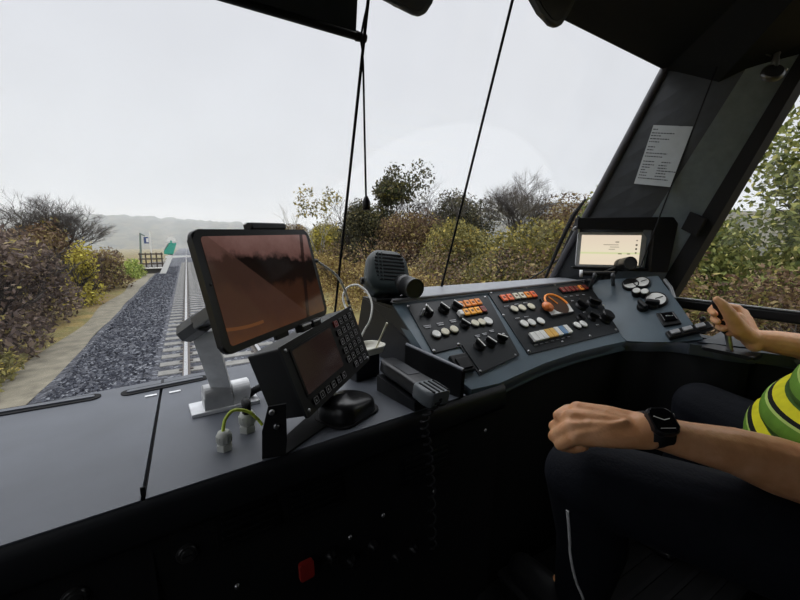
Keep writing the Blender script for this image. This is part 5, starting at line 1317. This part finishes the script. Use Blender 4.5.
# hills
hill_m = bed_mat('wooded_hill', [(0, (.035, .038, .030)), (.5, (.07, .068, .05)), (1, (.12, .105, .07))], .35, .6)
def hills(name, f, n, label):
    mb = MB(); rows = []
    for k in range(14):
        t = k / 13; rows.append([f(u, t) for u in np.linspace(0, 1, n)])
    mb.grid(rows); struct(mb.build(name, hill_m), label)
def hf1(u, t):
    x = -150 + 330 * u; y = 190 + 110 * t - 40 * math.sin(u * 3)
    h = (10 + 7 * math.sin(u * 5 + .6) * .6 + 5 * u + random.uniform(-1.3, 1.3)) * math.sin(min(t * 1.25, 1) * math.pi / 2)
    return V(x, y, ZG + h * 1.02)
hills('hills', hf1, 160, 'low misty wooded hills at the end of the track')
def hf2(u, t):
    x = 60 + 60 * t + 50 * u; y = 130 - 150 * u
    return V(x, y, ZG + (13 + 3 * math.sin(u * 7) + random.uniform(-.7, .7)) * math.sin(min(t * 1.3, 1) * math.pi / 2))
hills('hill', hf2, 120, 'misty wooded hill beyond the bushes on the window side')
# mist in the distance
mm = bpy.data.materials.new('mist'); mm.use_nodes = True; nt = mm.node_tree; nt.nodes.remove(nt.nodes['Principled BSDF'])
vs_ = nd(nt, 'ShaderNodeVolumeScatter'); vs_.inputs['Density'].default_value = .0042; vs_.inputs['Anisotropy'].default_value = .2; vs_.inputs['Color'].default_value = (.86, .93, 1, 1)
nt.links.new(vs_.outputs[0], nt.nodes['Material Output'].inputs['Volume'])
mb = MB(); mb.box(Frame(V(50, 235, 9), (1, 0, 0), (0, 1, 0)), (520, 360, 34)); o = mb.build('outside_mist', mm); tag(o, 'pale autumn mist hanging over the distant hills', 'mist', None, 'stuff')

# ================================================================== SKY, CAMERA
wd = bpy.data.worlds.new('overcast'); SC.world = wd; wd.use_nodes = True; nt = wd.node_tree; bg = nt.nodes['Background']
tc = nd(nt, 'ShaderNodeTexCoord'); sp = nd(nt, 'ShaderNodeSeparateXYZ'); nt.links.new(tc.outputs['Generated'], sp.inputs[0])
nz = nd(nt, 'ShaderNodeTexNoise'); nz.inputs['Scale'].default_value = 2.2; nz.inputs['Detail'].default_value = 5; nt.links.new(tc.outputs['Generated'], nz.inputs['Vector'])
ad = nd(nt, 'ShaderNodeMath', operation='MULTIPLY_ADD'); nt.links.new(nz.outputs['Fac'], ad.inputs[0]); ad.inputs[1].default_value = .10; nt.links.new(sp.outputs['Z'], ad.inputs[2])
c = ramp(nt, ad.outputs[0], [(0, (.62, .65, .70)), (.08, (.70, .73, .78)), (.28, (.80, .825, .87)), (.58, (.80, .82, .87)), (.72, (2.2, 2.25, 2.35)), (1, (3.7, 3.75, 3.85))])
nt.links.new(c, bg.inputs['Color']); bg.inputs['Strength'].default_value = 1.0

cam = bpy.data.cameras.new('camera'); co = bpy.data.objects.new('camera', cam); COL.objects.link(co)
cam.sensor_width = 36; cam.sensor_fit = 'HORIZONTAL'; cam.lens = FPX / 800 * 36; cam.clip_start = .02; cam.clip_end = 1500
m = Matrix.Identity(4)
for i, a in enumerate((CR, CU, -CF)): m[0][i], m[1][i], m[2][i] = a
m.translation = EYE; co.matrix_world = m; SC.camera = co
try:
    SC.cycles.volume_bounces = 3; SC.cycles.transparent_max_bounces = 12; SC.cycles.max_bounces = 8
except Exception: pass
